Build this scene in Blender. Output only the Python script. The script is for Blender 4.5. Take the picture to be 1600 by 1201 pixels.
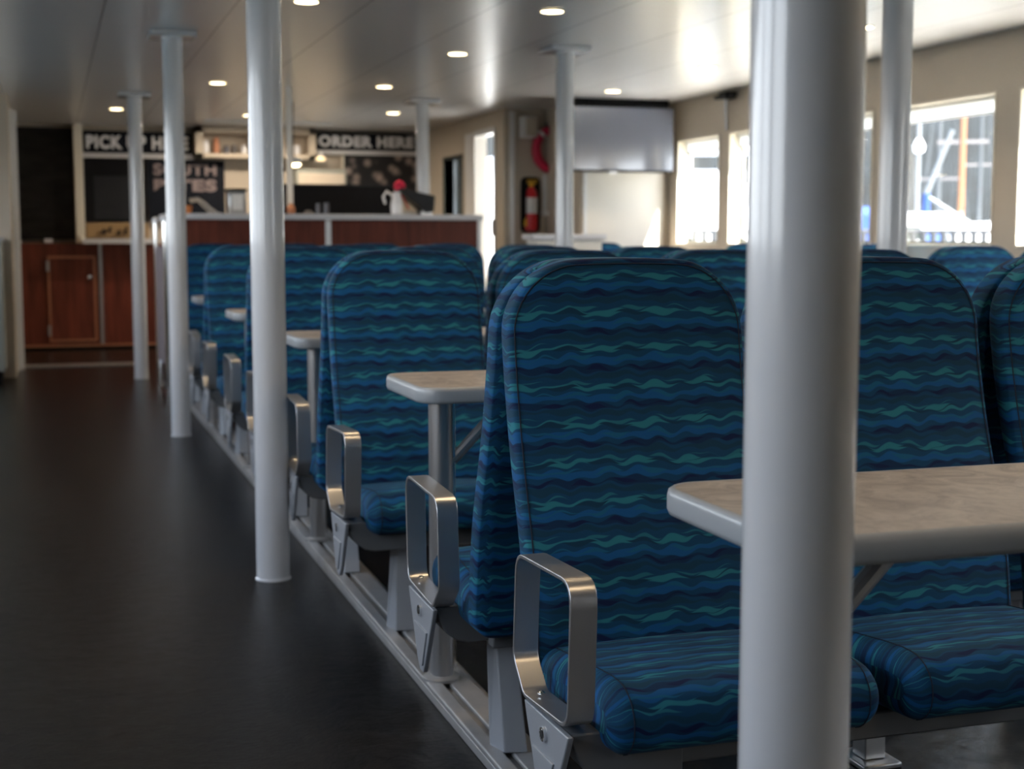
import bpy, bmesh, math, random
from mathutils import Vector, Matrix
random.seed(7)
PI = math.pi
for o in list(bpy.data.objects): bpy.data.objects.remove(o)
SC = bpy.context.scene
COL = SC.collection

# ------------------------------------------------------------------ camera
CAMH = 1.08
fpx = 2222.0
vx, vy = 76 - 800, 600.5 - 371.5
pitch = math.atan(vy / fpx)
yv = Vector((vx, vy, -fpx)).normalized()
zv = Vector((0, math.cos(pitch), math.sin(pitch)))
xv = yv.cross(zv)
rot = Matrix((xv, yv, zv))                     # camera to world
cd = bpy.data.cameras.new('camera')
cd.sensor_width = 36; cd.lens = fpx * 36 / 1600
cd.clip_start = 0.05; cd.clip_end = 600
cd.dof.use_dof = True; cd.dof.focus_distance = 2.35; cd.dof.aperture_fstop = 5.0
cam = bpy.data.objects.new('camera', cd); COL.objects.link(cam)
cam.matrix_world = Matrix.Translation((0, 0, CAMH)) @ rot.to_4x4()
SC.camera = cam

# ------------------------------------------------------------------ world, sun, exposure
SC.view_settings.view_transform = 'Standard'
SC.view_settings.look = 'None'
SC.view_settings.gamma = 1
SC.view_settings.use_curve_mapping = False
SC.view_settings.exposure = 0.64
W = bpy.data.worlds.new('sky'); SC.world = W; W.use_nodes = True
wn = W.node_tree; bg = wn.nodes['Background']
tc = wn.nodes.new('ShaderNodeTexCoord'); sx = wn.nodes.new('ShaderNodeSeparateXYZ')
cr = wn.nodes.new('ShaderNodeValToRGB')
wn.links.new(tc.outputs['Generated'], sx.inputs[0]); wn.links.new(sx.outputs['Z'], cr.inputs[0])
cr.color_ramp.elements[0].position = 0.0; cr.color_ramp.elements[0].color = (0.93, 0.96, 1.0, 1)
cr.color_ramp.elements[1].position = 0.7; cr.color_ramp.elements[1].color = (0.58, 0.71, 0.95, 1)
wn.links.new(cr.outputs[0], bg.inputs['Color'])
bg.inputs['Strength'].default_value = 5.0
sd = bpy.data.lights.new('sun', 'SUN'); sd.energy = 36.0; sd.angle = 0.01; sd.color = (1.0, 0.95, 0.86)
sun = bpy.data.objects.new('sun', sd); COL.objects.link(sun)
sun.rotation_euler = Vector((-0.30, 0.60, -0.74)).to_track_quat('-Z', 'Y').to_euler()

def portal(name, loc, size_y, size_z, sgn):
    l = bpy.data.lights.new(name, 'AREA'); l.shape = 'RECTANGLE'; l.size = size_z; l.size_y = size_y
    l.energy = 1.0
    l.cycles.is_portal = True
    o = bpy.data.objects.new(name, l); COL.objects.link(o); o.location = loc
    # local -Z points into the room
    o.rotation_euler = (0, PI / 2 * sgn, 0)
portal('window_portal_right', (5.05, 3.75, 1.45), 14.4, 0.86, 1)
portal('window_portal_left', (-1.53, 3.75, 1.45), 14.4, 0.86, -1)

# ------------------------------------------------------------------ materials
def mat(name, col, rough=0.5, metal=0.0, spec=0.5, coat=0.0, bump=0.0, bscale=50.0, var=0.0, vscale=8.0,
        emit=None, es=0.0, sheen=0.0, aniso=None):
    m = bpy.data.materials.new(name); m.use_nodes = True
    nt = m.node_tree; b = nt.nodes['Principled BSDF']
    b.inputs['Base Color'].default_value = (*col, 1)
    b.inputs['Roughness'].default_value = rough
    b.inputs['Metallic'].default_value = metal
    b.inputs['Specular IOR Level'].default_value = spec
    b.inputs['Coat Weight'].default_value = coat
    b.inputs['Coat Roughness'].default_value = 0.08
    b.inputs['Sheen Weight'].default_value = sheen
    if emit:
        b.inputs['Emission Color'].default_value = (*emit, 1); b.inputs['Emission Strength'].default_value = es
    if bump or var:
        t = nt.nodes.new('ShaderNodeTexCoord'); n = nt.nodes.new('ShaderNodeTexNoise')
        mp = nt.nodes.new('ShaderNodeMapping'); nt.links.new(t.outputs['Object'], mp.inputs[0])
        if aniso: mp.inputs['Scale'].default_value = aniso
        nt.links.new(mp.outputs[0], n.inputs['Vector'])
        n.inputs['Scale'].default_value = bscale if bump else vscale; n.inputs['Detail'].default_value = 4
        if bump:
            bp = nt.nodes.new('ShaderNodeBump'); bp.inputs['Strength'].default_value = bump; bp.inputs['Distance'].default_value = 0.01
            nt.links.new(n.outputs['Fac'], bp.inputs['Height']); nt.links.new(bp.outputs[0], b.inputs['Normal'])
        if var:
            n2 = nt.nodes.new('ShaderNodeTexNoise'); n2.inputs['Scale'].default_value = vscale; n2.inputs['Detail'].default_value = 5
            nt.links.new(mp.outputs[0], n2.inputs['Vector'])
            r = nt.nodes.new('ShaderNodeValToRGB')
            r.color_ramp.elements[0].position = 0.3; r.color_ramp.elements[1].position = 0.7
            r.color_ramp.elements[0].color = (*[c * (1 - var) for c in col], 1)
            r.color_ramp.elements[1].color = (*[min(1, c * (1 + var)) for c in col], 1)
            nt.links.new(n2.outputs['Fac'], r.inputs[0]); nt.links.new(r.outputs[0], b.inputs['Base Color'])
    return m

M = {}
M['pole'] = mat('white_gloss_paint', (0.60, 0.61, 0.63), 0.22, coat=0.6, bump=0.02, bscale=6, aniso=(6, 6, 0.6))
M['metal'] = mat('satin_aluminium', (0.50, 0.50, 0.51), 0.33, metal=0.9, bump=0.03, bscale=90, aniso=(1, 1, 8))
M['greypaint'] = mat('grey_powder_coat', (0.13, 0.133, 0.137), 0.4, metal=0.25)
M['railpaint'] = mat('light_grey_track_paint', (0.33, 0.32, 0.31), 0.4, metal=0.3, var=0.12, vscale=14)
M['legpaint'] = mat('pale_grey_leg_paint', (0.34, 0.355, 0.38), 0.38, metal=0.2)
M['chrome'] = mat('chrome', (0.8, 0.8, 0.8), 0.12, metal=1.0)
M['darkhole'] = mat('dark_socket', (0.02, 0.02, 0.02), 0.4)
M['seam'] = mat('dark_navy_thread', (0.004, 0.012, 0.03), 0.8)
M['edge'] = mat('grey_plastic_edging', (0.34, 0.36, 0.38), 0.3, spec=0.6)
M['wall'] = mat('beige_wall_laminate', (0.56, 0.48, 0.38), 0.45, var=0.03, vscale=3)
M['jamb'] = mat('cream_window_reveal', (0.78, 0.72, 0.60), 0.4)
M['cream'] = mat('cream_panel', (0.80, 0.75, 0.66), 0.4)
M['trim'] = mat('white_trim', (0.80, 0.79, 0.77), 0.3)
M['gasket'] = mat('black_rubber_gasket', (0.012, 0.016, 0.012), 0.5)
M['black'] = mat('matt_black', (0.006, 0.006, 0.008), 0.6, spec=0.15)
M['charcoal'] = mat('charcoal', (0.018, 0.019, 0.022), 0.5, spec=0.25)
M['darkpanel'] = mat('blackboard_surface', (0.012, 0.010, 0.009), 0.6, spec=0.15, var=0.6, vscale=3.5, aniso=(1, 1, 4))
M['signwhite'] = mat('white_lettering', (0.85, 0.85, 0.88), 0.5)
M['signpink'] = mat('pale_pink_lettering', (0.22, 0.17, 0.17), 0.5)
M['signtape'] = mat('sign_black', (0.006, 0.008, 0.014), 0.6, spec=0.15)
M['steel'] = mat('brushed_steel', (0.5, 0.5, 0.5), 0.3, metal=0.9)
M['red'] = mat('red_enamel', (0.6, 0.012, 0.02), 0.3)
M['ringred'] = mat('crimson_ring', (0.55, 0.01, 0.06), 0.45)
M['yellow'] = mat('yellow_tag', (0.75, 0.42, 0.02), 0.45)
M['labelwhite'] = mat('white_label', (0.75, 0.74, 0.72), 0.5)
M['ceramic'] = mat('white_ceramic', (0.8, 0.8, 0.82), 0.2)
M['orange'] = mat('orange_glaze', (0.6, 0.2, 0.05), 0.5)
M['copper'] = mat('copper_brown', (0.4, 0.17, 0.09), 0.4, metal=0.4)
M['mauve'] = mat('mauve_grey_panel', (0.22, 0.19, 0.21), 0.5)
M['ceramicdark'] = mat('dark_ceramic', (0.1, 0.1, 0.12), 0.3)
M['glaze_tan'] = mat('tan_display_board', (0.35, 0.22, 0.10), 0.5)
M['cabinet_side'] = mat('grey_green_laminate', (0.30, 0.31, 0.27), 0.45)
M['sill'] = mat('pale_counter_laminate', (0.62, 0.61, 0.62), 0.35)
M['tv'] = mat('tv_glass', (0.15, 0.165, 0.21), 0.16, spec=1.0, coat=1.0)
M['blind'] = None
M['bouncepaint'] = mat('pale_bounce_paint', (0.78, 0.75, 0.70), 0.6)  # pale so the added decks throw sunlight upward

def wood(name, c0, c1):
    m = bpy.data.materials.new(name); m.use_nodes = True; nt = m.node_tree; b = nt.nodes['Principled BSDF']
    t = nt.nodes.new('ShaderNodeTexCoord'); mp = nt.nodes.new('ShaderNodeMapping'); mp.inputs['Scale'].default_value = (14, 14, 1.2)
    n = nt.nodes.new('ShaderNodeTexNoise'); n.inputs['Scale'].default_value = 1.6; n.inputs['Detail'].default_value = 6; n.inputs['Distortion'].default_value = 0.6
    r = nt.nodes.new('ShaderNodeValToRGB'); r.color_ramp.elements[0].color = (*c0, 1); r.color_ramp.elements[1].color = (*c1, 1)
    r.color_ramp.elements[0].position = 0.3; r.color_ramp.elements[1].position = 0.7
    nt.links.new(t.outputs['Object'], mp.inputs[0]); nt.links.new(mp.outputs[0], n.inputs[0]); nt.links.new(n.outputs['Fac'], r.inputs[0])
    nt.links.new(r.outputs[0], b.inputs['Base Color']); b.inputs['Roughness'].default_value = 0.5; b.inputs['Specular IOR Level'].default_value = 0.3
    return m
M['wood'] = wood('cherry_wood_laminate', (0.07, 0.014, 0.007), (0.16, 0.034, 0.016))

def laminate():
    m = bpy.data.materials.new('mottled_beige_tabletop'); m.use_nodes = True; nt = m.node_tree; b = nt.nodes['Principled BSDF']
    t = nt.nodes.new('ShaderNodeTexCoord')
    n = nt.nodes.new('ShaderNodeTexNoise'); n.inputs['Scale'].default_value = 16; n.inputs['Detail'].default_value = 10; n.inputs['Roughness'].default_value = 0.7; n.inputs['Distortion'].default_value = 1.2
    r = nt.nodes.new('ShaderNodeValToRGB')
    r.color_ramp.elements[0].position = 0.32; r.color_ramp.elements[0].color = (0.26, 0.215, 0.18, 1)
    r.color_ramp.elements[1].position = 0.62; r.color_ramp.elements[1].color = (0.52, 0.45, 0.38, 1)
    nt.links.new(t.outputs['Object'], n.inputs[0]); nt.links.new(n.outputs['Fac'], r.inputs[0]); nt.links.new(r.outputs[0], b.inputs['Base Color'])
    b.inputs['Roughness'].default_value = 0.38
    return m
M['laminate'] = laminate()

def fabric():
    m = bpy.data.materials.new('wave_pattern_moquette'); m.use_nodes = True; nt = m.node_tree; b = nt.nodes['Principled BSDF']
    N = nt.nodes.new; K = nt.links.new
    def mth(op, a, c=None, d=None):
        n = N('ShaderNodeMath'); n.operation = op
        for i, v in enumerate((a, c, d)):
            if v is None: continue
            if isinstance(v, (int, float)): n.inputs[i].default_value = v
            else: K(v, n.inputs[i])
        return n.outputs[0]
    uv = N('ShaderNodeUVMap'); uv.uv_map = 'UVMap'
    s = N('ShaderNodeSeparateXYZ'); K(uv.outputs[0], s.inputs[0])
    u, v = s.outputs[0], s.outputs[1]
    nz = N('ShaderNodeTexNoise'); nz.noise_dimensions = '2D'; nz.inputs['Scale'].default_value = 11; nz.inputs['Detail'].default_value = 2
    K(uv.outputs[0], nz.inputs['Vector'])
    P = 0.0645
    t0 = mth('ADD', mth('DIVIDE', v, P), mth('MULTIPLY', mth('SUBTRACT', nz.outputs['Fac'], 0.5), 0.30))
    # a shared ripple that all the bands ride on
    t = mth('ADD', t0, mth('MULTIPLY', mth('SINE', mth('MULTIPLY', u, 2 * PI / 0.052)), 0.035))
    row = mth('FLOOR', t); fr = mth('FRACT', t)
    rp = mth('MULTIPLY', mth('SINE', mth('MULTIPLY', row, 12.9)), 5.0)
    def line(c, amp, per, ph, rmul=1.0):
        a = mth('ADD', mth('MULTIPLY', u, 2 * PI / per), mth('ADD', mth('MULTIPLY', rp, rmul), ph))
        return mth('ADD', mth('MULTIPLY', mth('SINE', a), amp), c)
    def band(lo, hi, soft=0.012):
        w = mth('MINIMUM', mth('SUBTRACT', fr, lo), mth('SUBTRACT', hi, fr))
        n = N('ShaderNodeMapRange'); n.inputs['From Min'].default_value = -soft; n.inputs['From Max'].default_value = soft
        K(w, n.inputs['Value']); n.clamp = True
        return n.outputs[0]
    col = None
    base = (0.0025, 0.054, 0.128)
    def over(prev, c, mask):
        mx = N('ShaderNodeMix'); mx.data_type = 'RGBA'
        K(mask, mx.inputs[0])
        if isinstance(prev, tuple): mx.inputs[6].default_value = (*prev, 1)
        else: K(prev, mx.inputs[6])
        mx.inputs[7].default_value = (*c, 1)
        return mx.outputs[2]
    col = over(base, (0.004, 0.045, 0.088), band(line(0.01, 0.05, 0.15, 0.4), line(0.15, 0.05, 0.10, 2.0)))      # slate
    col = over(col, (0.002, 0.026, 0.080), band(line(0.20, 0.05, 0.112, 1.0), line(0.33, 0.05, 0.128, 3.2)))    # navy
    col = over(col, (0.002, 0.010, 0.060), band(line(0.245, 0.05, 0.092, 1.0), line(0.275, 0.06, 0.07, 0.2)))
    col = over(col, (0.003, 0.088, 0.250), band(line(0.40, 0.04, 0.13, 0.0), line(0.57, 0.05, 0.085, 2.2)))      # mid blue
    col = over(col, (0.005, 0.110, 0.215), band(line(0.52, 0.05, 0.10, 4.0), line(0.56, 0.05, 0.075, 1.2)))
    col = over(col, (0.020, 0.185, 0.235), band(line(0.72, 0.055, 0.125, 0.5), line(0.83, 0.055, 0.090, 2.4)))   # teal braid
    col = over(col, (0.003, 0.040, 0.085), band(line(0.755, 0.065, 0.135, 2.5), line(0.775, 0.065, 0.105, 0.9)))
    col = over(col, (0.016, 0.150, 0.200), band(line(0.87, 0.05, 0.115, 2.5), line(0.885, 0.05, 0.085, 0.3)))
    # weave
    wv = N('ShaderNodeTexWave'); wv.inputs['Scale'].default_value = 230; wv.bands_direction = 'DIAGONAL'; K(uv.outputs[0], wv.inputs['Vector'])
    hx = N('ShaderNodeHueSaturation'); K(col, hx.inputs['Color'])
    K(mth('ADD', mth('MULTIPLY', wv.outputs['Fac'], 0.22), 0.78), hx.inputs['Value'])
    K(hx.outputs[0], b.inputs['Base Color'])
    bp = N('ShaderNodeBump'); bp.inputs['Strength'].default_value = 0.12; bp.inputs['Distance'].default_value = 0.001
    K(wv.outputs['Fac'], bp.inputs['Height']); K(bp.outputs[0], b.inputs['Normal'])
    b.inputs['Roughness'].default_value = 0.8
    b.inputs['Specular IOR Level'].default_value = 0.25
    b.inputs['Sheen Weight'].default_value = 0.06; b.inputs['Sheen Roughness'].default_value = 0.35
    b.inputs['Sheen Tint'].default_value = (0.55, 0.8, 1.0, 1)
    return m
M['fabric'] = fabric()

def ceiling_mat():
    m = bpy.data.materials.new('gloss_ceiling_panel'); m.use_nodes = True; nt = m.node_tree; b = nt.nodes['Principled BSDF']
    N = nt.nodes.new; K = nt.links.new
    t = N('ShaderNodeTexCoord'); s = N('ShaderNodeSeparateXYZ'); K(t.outputs['Object'], s.inputs[0])
    def mth(op, a, c=None):
        n = N('ShaderNodeMath'); n.operation = op
        for i, v in enumerate((a, c)):
            if v is None: continue
            if isinstance(v, (int, float)): n.inputs[i].default_value = v
            else: K(v, n.inputs[i])
        return n.outputs[0]
    # panel joints every 0.585 m across, every 2.4 m along
    fx = mth('ABSOLUTE', mth('SUBTRACT', mth('FRACT', mth('DIVIDE', mth('ADD', s.outputs[0], 5.85 - 0.87 + 0.2925), 0.585)), 0.5))
    fy = mth('ABSOLUTE', mth('SUBTRACT', mth('FRACT', mth('DIVIDE', mth('ADD', s.outputs[1], 20.4), 1.2)), 0.5))
    jx = mth('LESS_THAN', fx, 0.0065); jy = mth('LESS_THAN', fy, 0.0014)
    j = mth('MAXIMUM', jx, mth('MULTIPLY', jy, 0.5))
    mx = N('ShaderNodeMix'); mx.data_type = 'RGBA'; K(j, mx.inputs[0])
    mx.inputs[6].default_value = (0.66, 0.65, 0.64, 1); mx.inputs[7].default_value = (0.15, 0.15, 0.15, 1)
    K(mx.outputs[2], b.inputs['Base Color'])
    b.inputs['Roughness'].default_value = 0.28; b.inputs['Specular IOR Level'].default_value = 0.7
    b.inputs['Coat Weight'].default_value = 0.3; b.inputs['Coat Roughness'].default_value = 0.3
    nz = N('ShaderNodeTexNoise'); mp = N('ShaderNodeMapping'); mp.inputs['Scale'].default_value = (0.7, 3.0, 1)
    K(t.outputs['Object'], mp.inputs[0]); K(mp.outputs[0], nz.inputs['Vector']); nz.inputs['Scale'].default_value = 1.2; nz.inputs['Detail'].default_value = 1
    bp = N('ShaderNodeBump'); bp.inputs['Strength'].default_value = 0.25; bp.inputs['Distance'].default_value = 0.02
    K(nz.outputs['Fac'], bp.inputs['Height']); K(bp.outputs[0], b.inputs['Normal'])
    return m
M['ceiling'] = ceiling_mat()

def floor_mat():
    m = bpy.data.materials.new('dark_vinyl_floor'); m.use_nodes = True; nt = m.node_tree; b = nt.nodes['Principled BSDF']
    N = nt.nodes.new; K = nt.links.new
    t = N('ShaderNodeTexCoord')
    n = N('ShaderNodeTexNoise'); n.inputs['Scale'].default_value = 18; n.inputs['Detail'].default_value = 8; n.inputs['Roughness'].default_value = 0.7; n.inputs['Distortion'].default_value = 1.5
    K(t.outputs['Object'], n.inputs['Vector'])
    r = N('ShaderNodeValToRGB'); r.color_ramp.elements[0].color = (0.006, 0.005, 0.0045, 1); r.color_ramp.elements[1].color = (0.013, 0.011, 0.010, 1)
    r.color_ramp.elements[0].position = 0.35; r.color_ramp.elements[1].position = 0.7
    K(n.outputs['Fac'], r.inputs[0]); K(r.outputs[0], b.inputs['Base Color'])
    n2 = N('ShaderNodeTexNoise'); n2.inputs['Scale'].default_value = 90; n2.inputs['Detail'].default_value = 5; K(t.outputs['Object'], n2.inputs['Vector'])
    ad = N('ShaderNodeMath'); ad.operation = 'MULTIPLY_ADD'; K(n2.outputs['Fac'], ad.inputs[0]); ad.inputs[1].default_value = 0.35; K(n.outputs['Fac'], ad.inputs[2])
    bp = N('ShaderNodeBump'); bp.inputs['Strength'].default_value = 0.30; bp.inputs['Distance'].default_value = 0.006
    K(ad.outputs[0], bp.inputs['Height']); K(bp.outputs[0], b.inputs['Normal'])
    b.inputs['Roughness'].default_value = 0.25; b.inputs['Specular IOR Level'].default_value = 0.14
    return m
M['floor'] = floor_mat()

def glass():
    m = bpy.data.materials.new('window_glass'); m.use_nodes = True; nt = m.node_tree
    nt.nodes.remove(nt.nodes['Principled BSDF']); out = nt.nodes['Material Output']
    a = nt.nodes.new('ShaderNodeBsdfTransparent'); a.inputs[0].default_value = (0.96, 0.97, 0.97, 1)
    g = nt.nodes.new('ShaderNodeBsdfGlossy'); g.inputs['Roughness'].default_value = 0.03
    lw = nt.nodes.new('ShaderNodeLayerWeight'); pw = nt.nodes.new('ShaderNodeMath'); pw.operation = 'POWER'; pw.inputs[1].default_value = 5
    lw.inputs[0].default_value = 0.5; nt.links.new(lw.outputs['Facing'], pw.inputs[0])
    f = nt.nodes.new('ShaderNodeMath'); f.operation = 'MULTIPLY_ADD'; f.inputs[1].default_value = 0.35; f.inputs[2].default_value = 0.012
    nt.links.new(pw.outputs[0], f.inputs[0])
    mx = nt.nodes.new('ShaderNodeMixShader')
    nt.links.new(f.outputs[0], mx.inputs[0]); nt.links.new(a.outputs[0], mx.inputs[1]); nt.links.new(g.outputs[0], mx.inputs[2])
    nt.links.new(mx.outputs[0], out.inputs[0])
    return m
M['glass'] = glass()
def blindm():
    m = bpy.data.materials.new('white_blind_fabric'); m.use_nodes = True; nt = m.node_tree
    nt.nodes.remove(nt.nodes['Principled BSDF']); out = nt.nodes['Material Output']
    a = nt.nodes.new('ShaderNodeBsdfDiffuse'); a.inputs[0].default_value = (0.9, 0.9, 0.88, 1)
    g = nt.nodes.new('ShaderNodeBsdfTranslucent'); g.inputs[0].default_value = (0.92, 0.92, 0.9, 1)
    mx = nt.nodes.new('ShaderNodeMixShader'); mx.inputs[0].default_value = 0.75
    nt.links.new(a.outputs[0], mx.inputs[1]); nt.links.new(g.outputs[0], mx.inputs[2]); nt.links.new(mx.outputs[0], out.inputs[0])
    return m
M['blind'] = blindm()
M['water'] = mat('harbour_water', (0.03, 0.05, 0.06), 0.12, bump=0.6, bscale=2.0)
M['hill'] = mat('dark_conifer_slope', (0.0055, 0.008, 0.010), 0.9, var=0.7, vscale=0.35)
M['boatwhite'] = mat('white_gelcoat', (0.82, 0.83, 0.85), 0.3, spec=0.4)
M['boatgrey'] = mat('weathered_grey_hull', (0.12, 0.11, 0.11), 0.5)
M['boatblue'] = mat('blue_canvas', (0.006, 0.035, 0.16), 0.7)
M['mastgrey2'] = mat('pale_grey_spar', (0.12, 0.13, 0.14), 0.45)
M['mastwood'] = mat('varnished_spruce', (0.20, 0.085, 0.03), 0.4)
M['mastgrey'] = mat('grey_spar', (0.05, 0.055, 0.06), 0.45)
M['dock'] = mat('dark_dock_timber', (0.03, 0.032, 0.036), 0.8)
M['concrete'] = mat('quay_concrete', (0.35, 0.34, 0.32), 0.8)
M['lampglow'] = mat('warm_lamp_lens', (1, 0.9, 0.7), 0.3, emit=(1.0, 0.78, 0.42), es=9.0)

# ------------------------------------------------------------------ mesh helpers
class MB:
    def __init__(s): s.v = []; s.f = []; s.uv = {}
    def add(s, vs, fs):
        n = len(s.v); s.v += [tuple(v) for v in vs]; s.f += [tuple(i + n for i in f) for f in fs]; return n
    def box(s, x0, x1, y0, y1, z0, z1):
        s.add([(x0,y0,z0),(x1,y0,z0),(x1,y1,z0),(x0,y1,z0),(x0,y0,z1),(x1,y0,z1),(x1,y1,z1),(x0,y1,z1)],
              [(0,3,2,1),(4,5,6,7),(0,1,5,4),(1,2,6,5),(2,3,7,6),(3,0,4,7)]); return s
    def cyl(s, p0, p1, r0, r1=None, n=20, caps=True):
        p0 = Vector(p0); p1 = Vector(p1); r1 = r0 if r1 is None else r1
        d = (p1 - p0).normalized(); a = d.orthogonal().normalized(); b = d.cross(a)
        vs = []
        for p, r in ((p0, r0), (p1, r1)):
            for i in range(n):
                t = 2 * PI * i / n; vs.append(p + a * (r * math.cos(t)) + b * (r * math.sin(t)))
        fs = [(i, (i + 1) % n, n + (i + 1) % n, n + i) for i in range(n)]
        if caps: fs += [tuple(range(n))[::-1], tuple(range(n, 2 * n))]
        s.add(vs, fs); return s
    def lathe(s, prof, c=(0, 0, 0), n=24, axis='Z'):
        vs = []
        for r, h in prof:
            for i in range(n):
                t = 2 * PI * i / n
                p = (r * math.cos(t), r * math.sin(t), h) if axis == 'Z' else ((r * math.cos(t), h, r * math.sin(t)))
                vs.append((p[0] + c[0], p[1] + c[1], p[2] + c[2]))
        fs = []
        for k in range(len(prof) - 1):
            for i in range(n):
                fs.append((k * n + i, k * n + (i + 1) % n, (k + 1) * n + (i + 1) % n, (k + 1) * n + i))
        fs += [tuple(range(n))[::-1], tuple(range((len(prof) - 1) * n, len(prof) * n))]
        s.add(vs, fs); return s
    def tube(s, pts, r, n=10, closed=False):
        pts = [Vector(p) for p in pts]; m = len(pts); vs = []; fs = []
        prev = None
        for i, p in enumerate(pts):
            if closed: d = pts[(i + 1) % m] - pts[i - 1]
            else: d = pts[min(i + 1, m - 1)] - pts[max(i - 1, 0)]
            d.normalize()
            a = d.orthogonal().normalized() if prev is None else (prev - d * prev.dot(d)).normalized()
            prev = a; b = d.cross(a)
            for k in range(n):
                t = 2 * PI * k / n; vs.append(p + a * (r * math.cos(t)) + b * (r * math.sin(t)))
        for i in range(m if closed else m - 1):
            j = (i + 1) % m
            for k in range(n): fs.append((i * n + k, i * n + (k + 1) % n, j * n + (k + 1) % n, j * n + k))
        if not closed: fs += [tuple(range(n))[::-1], tuple(range((m - 1) * n, m * n))]
        s.add(vs, fs); return s
    def prism(s, poly, h0, h1, axis='Z'):
        # poly: 2D points; axis is the extrusion direction
        def P(a, b, h): return {'Z': (a, b, h), 'Y': (a, h, b), 'X': (h, a, b)}[axis]
        n = len(poly); vs = [P(a, b, h0) for a, b in poly] + [P(a, b, h1) for a, b in poly]
        fs = [(i, (i + 1) % n, n + (i + 1) % n, n + i) for i in range(n)] + [tuple(range(n))[::-1], tuple(range(n, 2 * n))]
        s.add(vs, fs); return s

def rrect(x0, x1, y0, y1, r, k=6):
    pts = []
    for cx, cy, a in ((x1 - r, y0 + r, -PI / 2), (x1 - r, y1 - r, 0), (x0 + r, y1 - r, PI / 2), (x0 + r, y0 + r, PI)):
        for i in range(k + 1):
            t = a + PI / 2 * i / k; pts.append((cx + r * math.cos(t), cy + r * math.sin(t)))
    return pts

def root_of(o):
    while o.parent: o = o.parent
    return o
def obj(name, mb, m, parent=None, bevel=0.0, smooth=True, local=False, kind=None, label=None, angle=35):
    me = bpy.data.meshes.new(name)
    off = Vector((0, 0, 0))
    if parent is not None and not local: off = root_of(parent).location
    me.from_pydata([tuple(Vector(v) - off) for v in mb.v], [], mb.f)
    bm = bmesh.new(); bm.from_mesh(me); bmesh.ops.recalc_face_normals(bm, faces=bm.faces)
    bm.to_mesh(me); bm.free()
    me.materials.append(m)
    if mb.uv:
        ul = me.uv_layers.new(name='UVMap')
        for l in me.loops: pass
        for p in me.polygons:
            for li in p.loop_indices: ul.data[li].uv = mb.uv[me.loops[li].vertex_index]
    if smooth:
        for p in me.polygons: p.use_smooth = True
        me.set_sharp_from_angle(angle=math.radians(angle))
    o = bpy.data.objects.new(name, me); COL.objects.link(o)
    if parent is not None: o.parent = parent
    if bevel:
        b = o.modifiers.new('bevel', 'BEVEL'); b.width = bevel; b.segments = 2; b.limit_method = 'ANGLE'
    if kind: o['kind'] = kind
    if label: o['label'] = label
    return o
def tag(o, label, cat, group=None):
    o['label'] = label; o['category'] = cat
    if group: o['group'] = group
    return o
def thing(name, label, cat, loc=(0, 0, 0), rz=0, group=None):
    o = bpy.data.objects.new(name, None); COL.objects.link(o); o.empty_display_size = 0.1
    o.location = loc; o.rotation_euler = (0, 0, rz)
    return tag(o, label, cat, group)
def dup(root, loc, rz, label, group=None):
    def cp(o, par):
        c = o.copy(); COL.objects.link(c)
        if par is not None: c.parent = par
        for ch in [q for q in bpy.data.objects if q.parent is o]: cp(ch, c)
        return c
    r = cp(root, None); r.location = loc; r.rotation_euler = (0, 0, rz); r['label'] = label
    if group: r['group'] = group
    elif 'group' in r: del r['group']
    return r
def struct(name, mb, m, **k):
    return obj(name, mb, m, kind='structure', **k)

# ================================================================== THE ROOM
H = 2.17
YB, YF = -3.6, 14.6          # behind camera, far end
XL, XR = -1.33, 4.85
IXL, IXR = -0.27, 3.71       # narrower house forward
YN = 11.66

fl = MB().box(XL - .15, XR + .15, YB, YF + .1, -0.08, 0.0); struct('floor', fl, M['floor'])
struct('ceiling', MB().box(XL - .15, XR + .15, YB, YF + .1, H, H + 0.1), M['ceiling'])
WB, WT = 1.03, 1.86
# windows: (y near, y far)
right_windows = [(9.87, 10.62), (8.80, 9.70), (7.75, 8.65), (6.55, 7.58)] + [(6.35 - 1.2 * k - 1.05 + 0.0, 6.35 - 1.2 * k) for k in range(8)]  # rearmost ones unseen, added to light the near pillar's right side
left_windows = right_windows[:-3]  # left row cut short at the rear to keep the near end dim
def side_wall(name, xi, xo, wins, y0, y1, m):
    mb = MB(); a, b = min(xi, xo), max(xi, xo)
    mb.box(a, b, y0, y1, 0, WB); mb.box(a, b, y0, y1, WT, H)
    ys = sorted(wins); cur = y0
    for w0, w1 in ys:
        mb.box(a, b, cur, w0, WB, WT); cur = w1
    mb.box(a, b, cur, y1, WB, WT)
    return struct(name, mb, m, smooth=False)
side_wall('wall_right', XR, XR + 0.12, right_windows, YB, 10.8, M['wall'])
side_wall('wall_left', XL, XL - 0.12, left_windows, YB, YN, M['wall'])
wi = 0
blind_src = None
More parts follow.
